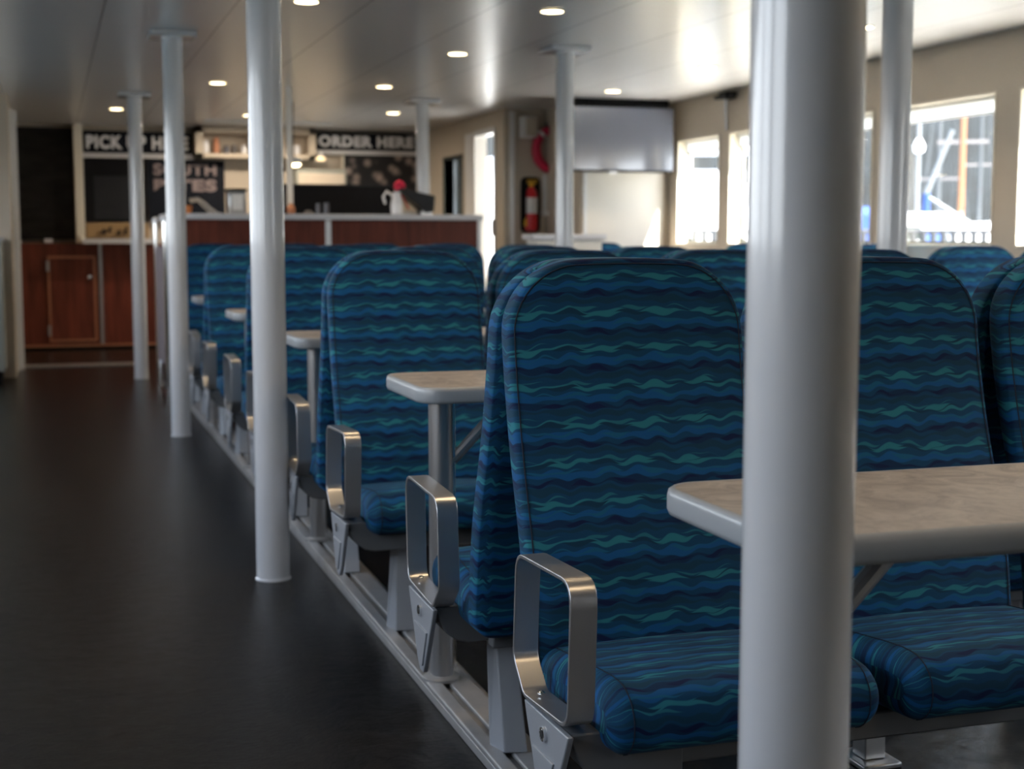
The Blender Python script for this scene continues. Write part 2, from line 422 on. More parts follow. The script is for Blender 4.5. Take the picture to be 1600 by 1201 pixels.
def window(xi, xo, w0, w1, right):
    global wi, blind_src
    wi += 1
    s = 1 if xo > xi else -1
    fr = MB()
    def bx(a, b, y0, y1, z0, z1): fr.box(min(a, b), max(a, b), y0, y1, z0, z1)
    t = 0.012                       # cream reveal liner
    e = xi - s * 0.006
    bx(e, xo, w0, w0 + t, WB, WT); bx(e, xo, w1 - t, w1, WB, WT)
    bx(e, xo, w0 + t, w1 - t, WB, WB + t); bx(e, xo, w0 + t, w1 - t, WT - t, WT)
    f = struct('window_%d' % wi, fr, M['jamb'], smooth=False)
    g = MB(); xg = xi + s * 0.095
    gp = rrect(w0 + t, w1 - t, WB + t, WT - t, 0.004, 2); gi = rrect(w0 + t + .02, w1 - t - .02, WB + t + .02, WT - t - .02, 0.05, 6)
    # gasket ring: rounded inner opening
    k = 6; outer = rrect(w0 + t, w1 - t, WB + t, WT - t, 0.002, k); inner = rrect(w0 + t + .018, w1 - t - .018, WB + t + .018, WT - t - .018, 0.05, k)
    n = len(outer); vs = []
    for x in (xg - .008, xg + .008):
        vs += [(x, a, b) for a, b in outer] + [(x, a, b) for a, b in inner]
    fs = []
    for i in range(n):
        j = (i + 1) % n
        fs += [(i, j, n + j, n + i), (2*n + i, 2*n + j, 3*n + j, 3*n + i), (n + i, n + j, 3*n + j, 3*n + i), (i, j, 2*n + j, 2*n + i)]
    g.add(vs, fs)
    obj('gasket', g, M['gasket'], f, smooth=False)
    gl = MB().box(xg - .003, xg + .003, w0 + t, w1 - t, WB + t, WT - t)
    obj('pane', gl, M['glass'], f, smooth=False)
for w in right_windows: window(XR, XR + 0.12, w[0], w[1], True)
for w in left_windows: window(XL, XL - 0.12, w[0], w[1], False)

# end walls, inner walls
struct('wall_rear', MB().box(XL - .12, XR + .12, YB - .1, YB, 0, H), M['wall'])
struct('wall_front', MB().box(IXL - .1, IXR + .1, YF, YF + .1, 0, H), M['wall'])
# inner wall on the right with a doorway and a window
D0, D1, DT = 11.93, 12.52, 2.02
V0, V1, VB, VT = 12.98, 13.58, 1.05, 1.83
mb = MB()
mb.box(IXR, IXR + .09, YN, D0, 0, H); mb.box(IXR, IXR + .09, D0, D1, DT, H)
mb.box(IXR, IXR + .09, D1, V0, 0, H); mb.box(IXR, IXR + .09, V0, V1, 0, VB); mb.box(IXR, IXR + .09, V0, V1, VT, H)
mb.box(IXR, IXR + .09, V1, YF, 0, H)
struct('wall_inner_right', mb, M['wall'], smooth=False)
df = MB(); df.box(IXR - .015, IXR + .1, D1 - .02, D1 + .30, 0, DT + .01); df.box(IXR - .012, IXR + .1, D0, D1, DT - .03, DT + .02); df.box(IXR - .012, IXR + .1, D0 - .03, D0 + .008, 0, DT)
f = struct('door_1', df, M['trim'])
obj('latch', MB().box(IXR - .03, IXR - .012, D0 - .02, D0 + .01, 1.10, 1.24), M['steel'], f)
df = MB(); df.box(IXR - .01, IXR + .09, V0 - .04, V0, VB - .03, VT + .03); df.box(IXR - .01, IXR + .09, V1, V1 + .04, VB - .03, VT + .03)
df.box(IXR - .01, IXR + .09, V0, V1, VT, VT + .03); df.box(IXR - .01, IXR + .09, V0, V1, VB - .03, VB)
f = struct('window_40', df, M['gasket'])
obj('pane', MB().box(IXR + .05, IXR + .056, V0, V1, VB, VT), M['glass'], f, smooth=False)
obj('mullion', MB().box(IXR + .03, IXR + .07, V0 + .24, V0 + .28, VB, VT), M['gasket'], f)
# short cross wall with the extinguisher, return, and television bulkhead
struct('wall_cross', MB().box(IXR + .09, 4.16, YN, YN + .08, 0, H), M['wall'])
struct('wall_return', MB().box(4.08, 4.16, 10.8, YN, 0, H), M['wall'])
struct('wall_bulkhead', MB().box(4.16, XR + .12, 10.8, 10.9, 0, H), M['wall'])
struct('trim_2', MB().box(3.755, 3.80, YN - .02, YN, 0.95, H - .02), M['trim'], bevel=.004)
struct('wall_inner_left', MB().box(IXL - .09, IXL, YN + .09, YF, 0, H), M['wall'])
struct('wall_cross_left', MB().box(XL - .12, IXL - .0, YN, YN + .09, 0, H), M['wall'])
struct('trim_1', MB().box(IXL - .005, IXL + .02, 12.2, 12.34, 0, 2.1).box(IXL - .005, IXL + .05, 12.33, 12.36, 0, 2.1), M['trim'], bevel=.004)
struct('trim_reflection', MB().box(IXL, 0.72, 12.50, 12.68, 0, .012), M['steel'], bevel=.003)  # steel threshold strip standing in for a bright reflection on the floor

# ================================================================== PILLARS
def pillar(x, y, label, cap=True):
    t = thing('support_pillar', label, 'pillar', (x, y, 0), group=None)
    mb = MB().cyl((0, 0, 0.006), (0, 0, H - 0.002), 0.053, n=48)
    obj('shaft', mb, M['pole'], t, local=True)
    obj('base_ring', MB().lathe([(0.0535, 0), (0.057, 0), (0.057, .004), (0.0535, .008)], n=40), M['pole'], t, local=True)
    if cap:
        obj('cap_plate', MB().box(-.12, .12, -.12, .12, H - .030, H - .001), M['pole'], t, local=True, bevel=.005)
    return t
pillar(.676, 1.195, 'thick-looking white pillar nearest the camera, in front of the large table')
pillar(.648, 4.47, 'white pillar at aisle edge standing in front of the third blue seat row')
pillar(.660, 7.93, 'white pillar at aisle edge in front of the right end of the pick up sign')
pillar(.650, 11.30, 'thinnest white pillar beside the wood cabinets, in front of the pick up sign')
pillar(2.885, 4.47, 'white pillar right of the nearest one, in front of the side windows')
pillar(2.865, 7.85, 'white pillar in front of the television')
pillar(2.862, 11.15, 'white pillar at the right end of the order sign, behind the bar')

# ================================================================== SEATS
P = 0.503; X0 = 0.745 + 0.224
def lerp_tab(tab, z):
    for (a, b), (c, d) in zip(tab, tab[1:]):
        if z <= c: 
            t = (z - a) / (c - a); t = max(0, min(1, t))
            return b + (d - b) * t
    return tab[-1][1]
YTAB = [(0.28, -.205), (.38, -.198), (.46, -.188), (.54, -.172), (.60, -.153), (.67, -.126), (.75, -.101), (.83, -.081), (.90, -.068), (.97, -.060), (1.06, -.054)]
def backrest_mesh():
    mb = MB(); Wd = 0.223; z0, z1 = 0.335, 1.045; R = 0.125; th = 0.052
    rows = []                                   # (z, half width)
    rows.append((z0, Wd - .012)); rows.append((z0 + .006, Wd - .004)); rows.append((z0 + .016, Wd))
    nz = 22
    for i in range(1, nz + 1): rows.append((z0 + .016 + (z1 - R - z0 - .016) * i / nz, Wd))
    na = 12
    for i in range(1, na + 1):
        t = PI / 2 * i / na
        rows.append((z1 - R + R * math.sin(t), Wd - R + R * math.cos(t)))
    nx = 14; idx = {}
    def crown(x, z):                             # the top edge is slightly bowed
        k = max(0, (z - .80) / .245); return z - 0.010 * k * (x / Wd) ** 2 * 1.2
    # perimeter-following depth rounding
    def ys(x, z, hw):
        base = lerp_tab(YTAB, z)
        dx = hw - abs(x); dz = min(z - z0, z1 - z)
        e = min(dx, max(dz, 0) if z < z0 + .05 or z > z1 - .05 else 1)
        dome = -0.010 * (1 - (x / Wd) ** 2) * min(1, (z1 - z) / .1, (z - z0) / .1)
        return base + dome
    F = []
    for (z, hw) in rows:
        r = []
        for j in range(nx + 1):
            x = -hw + 2 * hw * j / nx
            # inset face a bit from the outline so the rim can roll over
            sx = (hw - .007) / hw
            xx = x * sx; zz = z
            if z > z1 - .05: zz = z - .006 * min(1, (z - z1 + .05) / .05)
            if z < z0 + .03: zz = z + .005
            mb.v.append((xx, ys(xx, z, hw), crown(xx, zz))); mb.uv[len(mb.v) - 1] = (x, z); r.append(len(mb.v) - 1)
        F.append(r)
    for a, b in zip(F, F[1:]):
        for j in range(nx): mb.f.append((a[j], a[j + 1], b[j + 1], b[j]))
    # perimeter loop
    per = [F[0][j] for j in range(nx + 1)] + [r[nx] for r in F[1:]] + [F[-1][j] for j in range(nx - 1, -1, -1)] + [r[0] for r in reversed(F[1:-1])]
    out = [(x, z) for x, z in []]
    outl = []
    hw0 = rows[0][1]; hwt = rows[-1][1]
    outl += [(-hw0 + 2 * hw0 * j / nx, z0) for j in range(nx + 1)]
    outl += [(hw, z) for z, hw in rows[1:]]
    outl += [(-hwt + 2 * hwt * j / nx, z1) for j in range(nx - 1, -1, -1)]
    outl += [(-hw, z) for z, hw in reversed(rows[1:-1])]
    n = len(per); prev = per; acc = 0
    cen = [(mb.v[i][0], mb.v[i][2]) for i in per]
    for depth, k in ((.003, .7), (.010, 1.0), (th - .012, 1.0), (th - .004, .72), (th, .35)):
        ring = []
        for q, (x, z) in enumerate(outl):
            zz = crown(x, z); ix, iz = cen[q]
            px = ix + (x - ix) * k; pz = iz + (zz - iz) * k
            mb.v.append((px, lerp_tab(YTAB, z) + depth, pz))
            i = len(mb.v) - 1; ring.append(i)
            u0 = mb.uv[per[q]]; sgn = 1 if x > 0 else -1
            mb.uv[i] = (u0[0] + sgn * depth * (1 if abs(x) > hwt - .01 and z < z1 - .01 else 0), u0[1] + (depth if z > z1 - .02 else 0))
        for q in range(n):
            r = (q + 1) % n; mb.f.append((prev[q], prev[r], ring[r], ring[q]))
        prev = ring
    # back face grid using the last ring
    B = []
    pos = 0; m = {}
    for q in range(n): m[outl[q]] = prev[q]
    for ri, (z, hw) in enumerate(rows):
        r = []
        for j in range(nx + 1):
            x = -hw + 2 * hw * j / nx
            key = None
            if ri == 0: i = prev[j]
            elif j == nx: i = prev[nx + ri]
            elif ri == len(rows) - 1: i = prev[nx + len(rows) - 1 + (nx - j)]
            elif j == 0: i = prev[n - ri]
            else:
                mb.v.append((x * .985, lerp_tab(YTAB, z) + th + .001, crown(x, z))); i = len(mb.v) - 1; mb.uv[i] = (x, z)
            r.append(i)
        B.append(r)
    for a, b in zip(B, B[1:]):
        for j in range(nx): mb.f.append((a[j + 1], a[j], b[j], b[j + 1]))
    # seam path 13 mm inside the outline on the front face
    seam = []
    for z, hw in rows[2:]:
        zz = min(z, z1 - .0) ; seam.append((-(hw - .015), zz))
    ctr = (0, .7)
    path = []
    L = [(-(hw), z) for z, hw in rows[2:]] + [(-hwt + 2 * hwt * j / 8, z1) for j in range(1, 8)] + [(hw, z) for z, hw in reversed(rows[2:])]
    for q, (x, z) in enumerate(L):
        a = L[max(q - 1, 0)]; b = L[min(q + 1, len(L) - 1)]
        tx, tz = b[0] - a[0], b[1] - a[1]; l = math.hypot(tx, tz); nxn, nzn = tz / l, -tx / l
        px, pz = x + nxn * .010, z + nzn * .010
        path.append((px, ys(px, pz, Wd) - .0004, crown(px, pz)))
    return mb, path
BR, SEAM = backrest_mesh()

def cushion_mesh():
    mb = MB(); hw = 0.226; XO = 0.0
    # section in (y, z), going round: top back -> front -> bottom back
    sec = []
    y_b, y_f = -.165, -.535
    top = [( -.165, .392), (-.22, .398), (-.28, .404), (-.34, .411), (-.40, .418), (-.45, .422)]
    sec += top
    # bullnose
    cy, cz, ry, rz_ = -.475, .368, .060, .0535
    for i in range(0, 13):
        t = PI / 2 - (PI * 0.90) * i / 12
        sec.append((cy - ry * math.cos(t), cz + rz_ * math.sin(t)))
    sec += [(-.42, .312), (-.34, .310), (-.25, .310), (-.175, .312), (-.160, .325), (-.158, .375)]
    n = len(sec)
    arc = [0]
    for i in range(1, n + 1):
        a = sec[i - 1]; b = sec[i % n]; arc.append(arc[-1] + math.hypot(b[0] - a[0], b[1] - a[1]))
    cy_ = sum(p[0] for p in sec) / n; cz_ = sum(p[1] for p in sec) / n
    # inward normals
    nor = []
    for i in range(n):
        a = sec[i - 1]; b = sec[(i + 1) % n]; tx, tz = b[0] - a[0], b[1] - a[1]; l = math.hypot(tx, tz)
        nx_, nz_ = tz / l, -tx / l
        if (cy_ - sec[i][0]) * nx_ + (cz_ - sec[i][1]) * nz_ < 0: nx_, nz_ = -nx_, -nz_
        nor.append((nx_, nz_))
    r = 0.034; st = []
    for i in range(7): t = PI / 2 * i / 6; st.append((-hw + r - r * math.cos(t), r - r * math.sin(t)))
    st = [(-hw, r)] + st[0:] if False else st
    mid = [(-hw + r + (2 * hw - 2 * r) * i / 9, 0) for i in range(1, 9)]
    stations = st + mid + [(-x, e) for x, e in reversed(st)]
    rings = []
    for x, e in stations:
        dome = 0.008 * (1 - (x / hw) ** 2)
        ring = []
        for i, (y, z) in enumerate(sec):
            p = (x + XO, y + nor[i][0] * e, z + nor[i][1] * e + (dome if z > .37 else 0))
            mb.v.append(p); mb.uv[len(mb.v) - 1] = (x, arc[i]); ring.append(len(mb.v) - 1)
        rings.append(ring)
    for a, b in zip(rings, rings[1:]):
        for i in range(n):
            j = (i + 1) % n
            mb.f.append((a[i], a[j], b[j], b[i]))
    # side caps: quads between top and bottom halves, uv runs with the section so stripes go vertical
    for ring, s in ((rings[0], -1), (rings[-1], 1)):
        new = []
        for i in ring:
            v = mb.v[i]; mb.v.append(v); k = len(mb.v) - 1
            mb.uv[k] = (v[2] * s, -v[1] + .6); new.append(k)
        mb.f.append(tuple(new) if s < 0 else tuple(reversed(new)))
    # dark welt where the side panel is sewn on, along the bullnose
    welts = []
    for s in (-1, 1):
        ring = []
        x = s * (hw - .030)
        for i in range(0, 19): ring.append((x + XO, sec[i][0] - nor[i][0] * .0002, sec[i][1] - nor[i][1] * .0002 + (.008 * (1 - (x / hw) ** 2) if sec[i][1] > .37 else 0)))
        welts.append(ring)
    return mb, welts
CU, WELTS = cushion_mesh()

def fillet(pts, r, k=5):
    out = []; n = len(pts)
    for i in range(n):
        p = Vector(pts[i]); a = Vector(pts[i - 1]); b = Vector(pts[(i + 1) % n])
        da = (a - p).normalized(); db = (b - p).normalized()
        rr = min(r, (a - p).length * .45, (b - p).length * .45)
        ang = da.angle(db); d = min(rr / math.tan(ang / 2), (a - p).length * .48, (b - p).length * .48)
        p0 = p + da * d; p1 = p + db * d
        for j in range(k + 1):
            t = j / k; q = p0 * (1 - t) ** 2 + p * 2 * t * (1 - t) + p1 * t ** 2; out.append((q.x, q.y))
    return out

def armrest(t, side):
    """side -1: on the local -x side; +1: on the local +x side"""
    def X(a, b): return (min(side * a, side * b), max(side * a, side * b))
    x0, x1 = X(.228, .270)
    loop = fillet([(-.505, .588), (-.245, .578), (-.230, .400), (-.285, .350), (-.492, .362)], .040)
    # offset inwards for band thickness
    n = len(loop); c = Vector((-.37, .47)); inner = []
    for i in range(n):
        a = Vector(loop[i - 1]); b = Vector(loop[(i + 1) % n]); tn = (b - a).normalized(); nn = Vector((tn.y, -tn.x))
        if nn.dot(c - Vector(loop[i])) < 0: nn = -nn
        q = Vector(loop[i]) + nn * .0065; inner.append((q.x, q.y))
    mb = MB(); vs = []
    for x in (x0, x1): vs += [(x, a, b) for a, b in loop] + [(x, a, b) for a, b in inner]
    fs = []
    for i in range(n):
        j = (i + 1) % n
        fs += [(i, j, n + j, n + i), (2*n+i, 2*n+j, 3*n+j, 3*n+i), (i, j, 2*n+j, 2*n+i), (n+i, n+j, 3*n+j, 3*n+i)]
    mb.add(vs, fs)
    a = obj('armrest', mb, M['metal'], t, local=True, bevel=.0012, angle=50)
    xc = (x0 + x1) / 2
    for y, z in ((-.455, .372), (-.315, .362)):
        obj('screw', MB().lathe([(.006, 0), (.006, .002), (.003, .0045), (.0005, .005)], (xc, y, z), 14), M['chrome'], a, local=True)
    # mounting bracket under the armrest
    pa, pb = (-.258, -.06) if side < 0 else (.06, .258)
    s = side
    poly = [(s * .262, .348), (s * .075, .348), (s * .075, .270), (s * .190, .270), (s * .215, .276), (s * .236, .292), (s * .250, .318)]
    br = obj('arm_bracket', MB().prism(poly, -.472, -.30, 'Y'), M['greypaint'], t, local=True, bevel=.003)
    xs = X(.258, .268)
    tri = [(-.488, .350), (-.285, .346), (-.30, .315), (-.352, .22), (-.368, .195), (-.395, .195), (-.415, .215), (-.478, .33)]
    obj('side_gusset', MB().prism(tri, xs[0], xs[1], 'X'), M['legpaint'], br, local=True, bevel=.002)
    tri2 = [(-.43, .290), (-.33, .288), (-.366, .21), (-.388, .21)]
    xs2 = X(.266, .2715)
    obj('gusset_rib', MB().prism(tri2, xs2[0], xs2[1], 'X'), M['legpaint'], br, local=True, bevel=.001)
    bl = MB().cyl((s * .266, -.385, .322), (s * .273, -.385, .322), .0115, n=18)
    bo = obj('bolt', bl, M['chrome'], br, local=True)
    obj('hex_socket', MB().cyl((s * .2728, -.385, .322), (s * .2736, -.385, .322), .0075, n=6), M['darkhole'], bo, local=True)

def make_seat(arm, label, loc, rz=0, sh=1):
    t = thing('passenger_seat', label, 'seat', loc, rz, 'blue wave-patterned passenger seats')
    b = obj('backrest', BR, M['fabric'], t, local=True, angle=70)
    obj('seam', MB().tube(SEAM, .0012, 6), M['seam'], b, local=True)
    c = obj('seat_cushion', CU, M['fabric'], t, local=True, angle=80)
    c.location = (.014 * sh, 0, 0)
    for w in WELTS: obj('seam', MB().tube(w, .0010, 5), M['seam'], c, local=True)
    if arm: armrest(t, arm)
    return t

ROWN = ['nearest', 'second', 'third', 'fourth', 'fifth']
SEATN = ['beside the aisle with a silver armrest', 'second from the aisle', 'third from the aisle', 'fourth from the aisle']
protos = {}
def place_seat(kind, x, y, rz, label):
    g = 'blue wave-patterned passenger seats'
    loc = (x, y, 0)
    if kind not in protos:
        protos[kind] = make_seat({'armL': -1, 'armR': 1, 'plain': 0, 'plainR': 0}[kind], label, loc, rz, -1 if kind in ('armR', 'plainR') else 1); return protos[kind]
    return dup(protos[kind], loc, rz, label, g)
YC = [2.385 + 1.65 * k for k in range(5)]
for r in range(5):
    nf = 3 if r == 0 else 4
    for i in range(nf):
        place_seat('armL' if i == 0 else 'plain', X0 + P * i, YC[r], 0,
                   'blue wave-pattern seat facing the camera, %s row, %s' % (ROWN[r], SEATN[i]))
    if r < 4:
        for i in range(nf):
            place_seat('armR' if i == 0 else 'plainR', X0 + P * i, YC[r], PI,
                       'blue seat facing away, backing onto %s row, %s' % (ROWN[r], SEATN[i]))
# window-side block
XW = 3.885 + .223
for i, nm in enumerate(('inner of the pair', 'next to the wall')):
    place_seat('plain', XW + P * i - .01, YC[2] , 0, 'bright blue seat near side windows facing the camera, %s' % nm)
    place_seat('plain', XW + P * i - .01, YC[2] , PI, 'blue seat by the side windows facing away, %s' % nm)
    place_seat('plain', XW + P * i - .01, YC[3], 0, 'pale blue seat showing beside the thick pillar, %s' % nm)
place_seat('plain', XW + P - .01, YC[4] - .1, 0, 'lone blue seat under the far side windows, left of thick pillar')
place_seat('plain', XW - .02, 10.42, 0, 'light blue seat against the bulkhead below the television')

# ------------------------------------------------------------------ frames under the seats
def seat_frame(xa, xb, yc, legs, label, centre=None):
    t = thing('seat_row_frame', label, 'seat frame', (xa, yc, 0), 0, 'grey frames under the seat rows')
    L = xb - xa
    for s in (-1, 1):
        y = s * .385
        obj('cross_beam', MB().box(.113, L, y - .032, y + .032, .262, .308), M['greypaint'], t, local=True, bevel=.004)
        obj('seat_rail', MB().box(0, L, s * .22 - .018, s * .22 + .018, .282, .308), M['greypaint'], t, local=True, bevel=.003)
        for lx in legs:
            # bent-plate leg: wider towards the floor on the outer side
            a, b = (y - .030, y + .030)
            mb = MB()
            zt, zb = .262, .034
            w0, w1 = .022, .027
            vs = []
            for z, wx, ya, yb in ((zb, .024, min(y, y - s*.075) - .028, max(y, y - s*.075) + .022), (zt, .020, y - .030, y + .030)):
                m_ = (ya + yb) / 2
                vs += [(lx - wx, ya + .01, z), (lx + wx, ya, z), (lx + wx, yb, z), (lx - wx, yb - .01, z), (lx - wx - .014, m_, z)]
            fs = [(0,1,6,5),(1,2,7,6),(2,3,8,7),(3,4,9,8),(4,0,5,9),(0,4,3,2,1),(5,6,7,8,9)]
            mb.add(vs, fs); obj('leg', mb, M['legpaint'], t, local=True, bevel=.003, smooth=False)
    for lx in legs:
        obj('tie_bar', MB().box(lx - .014, lx + .014, -.285, .285, .266, .300), M['greypaint'], t, local=True, bevel=.003)
    if centre is not None:
        obj('centre_leg', MB().box(centre - .024, centre + .024, .08, .13, 0.012, .27), M['steel'], t, local=True, bevel=.003)
        obj('foot_plate', MB().box(centre - .045, centre + .045, .05, .16, 0.0, .012), M['steel'], t, local=True, bevel=.003)
        obj('tie_bar', MB().box(centre - .016, centre + .016, -.385, .385, .266, .300), M['greypaint'], t, local=True, bevel=.003)
for r in range(5):
    n = 3 if r == 0 else 4
    seat_frame(.80, .80 + P * n - .06, YC[r], [.075, P * n - .14], 'grey steel frame carrying the %s back-to-back seat row' % ROWN[r], centre=.785 if r == 0 else None)
for yc, lb in ((YC[2], 'window-side seats nearest the camera'), (YC[3], 'window-side seats behind the thick pillar')):
    seat_frame(XW - .2, XW + P + .2, yc, [.1, P + .3], 'grey steel frame under the %s' % lb)
def leg_stand(x, y, lb):
    t = thing('seat_stand', lb, 'seat stand', (x, y, 0))
    obj('column', MB().cyl((0, -.3, .01), (0, -.3, .29), .03), M['greypaint'], t, local=True)
    obj('foot_plate', MB().box(-.08, .08, -.38, -.22, 0, .012), M['greypaint'], t, local=True)
    obj('seat_plate', MB().box(-.18, .18, -.46, -.18, .288, .308), M['greypaint'], t, local=True)
leg_stand(XW + P - .01, YC[4] - .1, 'grey stand under the lone seat below the far side windows')
leg_stand(XW - .02, 10.42, 'grey stand under the seat against the television bulkhead')

# floor tracks
def track(x0, label):
    t = thing('floor_track', label, 'floor track', (x0, 5.5, 0))
    obj('base_strip', MB().box(0, .125, -4.6, 4.0, 0, .022), M['railpaint'], t, local=True, bevel=.002)
    obj('outer_lip', MB().box(0, .034, -4.6, 4.0, .022, .036), M['railpaint'], t, local=True, bevel=.004)
    obj('inner_ridge', MB().box(.052, .108, -4.6, 4.0, .022, .033), M['railpaint'], t, local=True, bevel=.003)
track(.818, 'long pale grey floor track along the aisle holding seat legs')

# ------------------------------------------------------------------ tables
def make_table(label, loc):
    t = thing('dining_table', label, 'table', loc, 0, 'fixed tables between facing seats')
    xl, xr = -.095, 1.07; hy = .19
    o = rrect(xl, xr, -hy, hy, .055, 8)
    tb = obj('tabletop', MB().prism(rrect(xl + .007, xr - .007, -hy + .007, hy - .007, .048, 8), .722, .7515, 'Z'), M['laminate'], t, local=True, bevel=.0008)
    # edging ring with a soft rounded lip
    n = len(o); mb = MB(); prof = [(0.010, .7512), (0.003, .7518), (-.0015, .7485), (-.003, .742), (-.003, .724), (0, .717), (.012, .714), (.030, .715)]
    rings = []
    for off, z in prof:
        r = rrect(xl + off, xr - off, -hy + off, hy - off, max(.055 - off, .02), 8); rings.append([(a, b, z) for a, b in r])
    vs = [p for r in rings for p in r]; fs = []
    for k in range(len(rings) - 1):
        for i in range(n): j = (i + 1) % n; fs.append((k*n+i, k*n+j, (k+1)*n+j, (k+1)*n+i))
    fs.append(tuple(range((len(rings)-1)*n, len(rings)*n)))
    mb.add(vs, fs); obj('edging', mb, M['edge'], tb, local=True, angle=60)
    # leg: oval extruded column
    pts = rrect(-.028, .024, -.030, .030, .022, 6)
    lg = obj('leg', MB().prism(pts, .033, .716, 'Z'), M['metal'], t, local=True, angle=50)
    obj('floor_flange', MB().lathe([(.044, .0335), (.044, .040), (.036, .046), (.030, .047)], (-.002, 0, 0), 28), M['railpaint'], lg, local=True)
    obj('side_channel', MB().box(.024, .031, -.012, .012, .06, .70), M['chrome'], lg, local=True, bevel=.001)
    br = MB(); br.tube([(.022, 0, .555), (.155, 0, .690), (.175, 0, .706), (.21, 0, .711)], .013, 10)
    obj('brace', br, M['metal'], t, local=True)
    lg2 = obj('leg', MB().prism(rrect(.88, .93, -.028, .028, .02, 6), .0, .716, 'Z'), M['metal'], t, local=True, angle=50)
    return t
TY = [1.548 + 1.65 * k for k in range(6)]
tl = ['large mottled beige table nearest the camera, cut off at the right', 'beige table with grey edge in front of the second seat row',
      'beige table showing left and right of the second seat row', 'small-looking table end beside the aisle pillar, fourth from the camera',
      'farthest visible table end left of the fourth seat row']
T = make_table(tl[0], (.862, TY[0], 0))
for k in range(1, 5): dup(T, (.862, TY[k], 0), 0, tl[k], 'fixed tables between facing seats')

# ================================================================== CEILING LIGHTS
LP = [(1.167, 6.68), (2.343, 6.6), (2.341, 8.27), (4.05, 8.43), (1.168, 10.33), (2.341, 10.22), (4.03, 10.0), (.58, 12.66), (1.735, 12.95), (2.904, 12.33),
      (1.167, 4.9), (2.343, 4.9), (4.05, 6.6), (4.05, 4.9), (1.167, 3.1), (2.343, 3.1), (1.167, 1.2), (.2, 3.1), (2.343, 1.2), (.2, 6.6), (1.167, -.8)]
ll = {0: 'at the top edge, right of the aisle pillar', 1: 'at the top, above the television pillar', 2: 'left of the television pillar and closer than its cap',
      3: 'near the side windows beside the thick pillar', 4: 'between the two aisle pillars', 5: 'above the order sign, nearer one',
      6: 'right above the television', 7: 'far left, left of the thinnest pillar', 8: 'just left of the tall aisle pillar', 9: 'left of the far pillar cap, farthest'}
lamp0 = None
for k, (x, y) in enumerate(LP):
    lb = 'round warm recessed ceiling light ' + ll.get(k, 'over the near seats, out of view overhead')
    if lamp0 is None:
        lamp0 = thing('ceiling_light', lb, 'ceiling light', (x, y, H), 0, 'recessed ceiling lights')
        obj('bezel', MB().lathe([(.052, -.001), (.066, -.001), (.066, -.006), (.056, -.008), (.052, -.006)], n=32), M['trim'], lamp0, local=True)
        obj('lens', MB().lathe([(.053, -.001), (.053, -.0075), (.03, -.009), (.001, -.0095)], n=28), M['lampglow'], lamp0, local=True)
    else:
        dup(lamp0, (x, y, H), 0, lb, 'recessed ceiling lights')
    l = bpy.data.lights.new('downlight', 'SPOT'); l.energy = 9; l.color = (1.0, .72, .42); l.spot_size = math.radians(120); l.spot_blend = .6; l.shadow_soft_size = .04
    lo = bpy.data.objects.new('downlight', l); COL.objects.link(lo); lo.location = (x, y, H - .03)

# ================================================================== TELEVISION, RIGHT BULKHEAD
t = thing('television', 'large flat television with grey reflecting screen on the right bulkhead', 'television', (4.3, 10.5, 1.6))
obj('casing', MB().box(3.80, 4.76, 10.50, 10.545, 1.595, 2.105), M['black'], t, bevel=.004)
obj('screen', MB().box(3.812, 4.748, 10.494, 10.501, 1.612, 2.095), M['tv'], t)
obj('logo_plate', MB().box(4.20, 4.27, 10.494, 10.50, 1.583, 1.597), M['steel'], t)
obj('bracket_and_shadow', MB().box(4.14, 4.5, 10.545, 10.80, 1.75, 1.95).box(3.95, 4.74, 10.56, 10.70, 2.09, H - .001), M['black'], t, bevel=.004)  # bracket, its black top block widened to stand in for the shadow above
t = thing('wall_panel', 'smooth cream panel on the bulkhead under the television', 'panel', (4.4, 10.79, .9))
obj('board', MB().box(4.13, 4.80, 10.785, 10.80, .2, 1.62), M['cream'], t, bevel=.003)
obj('edge_strip', MB().box(4.10, 4.13, 10.78, 10.80, .2, 1.62), M['trim'], t)
t = thing('wall_shelf', 'small white topped stand behind the television pillar, below the extinguisher', 'shelf', (3.45, 9.45, 0))
obj('top', MB().box(3.17, 3.72, 9.32, 9.56, 1.065, 1.105), M['sill'], t, bevel=.006)
obj('cabinet', MB().box(3.20, 3.69, 9.34, 9.54, 0, 1.065), M['cream'], t, bevel=.004)
# speaker box
t = thing('wall_speaker', 'small beige wall box high beside the open doorway', 'speaker', (3.90, 11.6, 2.0))
obj('cabinet', MB().box(3.84, 3.975, 11.56, 11.66, 1.925, 2.105), M['trim'], t, bevel=.008)
obj('grille', MB().box(3.875, 3.965, 11.555, 11.561, 1.94, 2.09), M['wall'], t, bevel=.002)
# extinguisher
t = thing('fire_extinguisher', 'red fire extinguisher with white label and yellow top on beige wall', 'fire extinguisher', (3.93, 11.575, 1.13))
obj('backboard', MB().prism(rrect(3.855, 4.03, 1.12, 1.60, .05), 11.645, 11.66, 'Y'), M['darkpanel'], t)
obj('cylinder', MB().lathe([(.03, 1.13), (.052, 1.14), (.054, 1.16), (.054, 1.44), (.046, 1.475), (.028, 1.50), (.02, 1.515)], (3.925, 11.58, 0), 28), M['red'], t)
obj('label_band', MB().lathe([(.0535, 1.285), (.0548, 1.287), (.0548, 1.42), (.0535, 1.422)], (3.925, 11.58, 0), 28), M['labelwhite'], t)
obj('valve', MB().cyl((3.925, 11.58, 1.51), (3.925, 11.58, 1.545), .022).box(3.89, 3.97, 11.565, 11.595, 1.54, 1.553), M['yellow'], t, bevel=.003)
obj('lever', MB().box(3.885, 3.985, 11.57, 11.59, 1.562, 1.572), M['yellow'], t, bevel=.002)
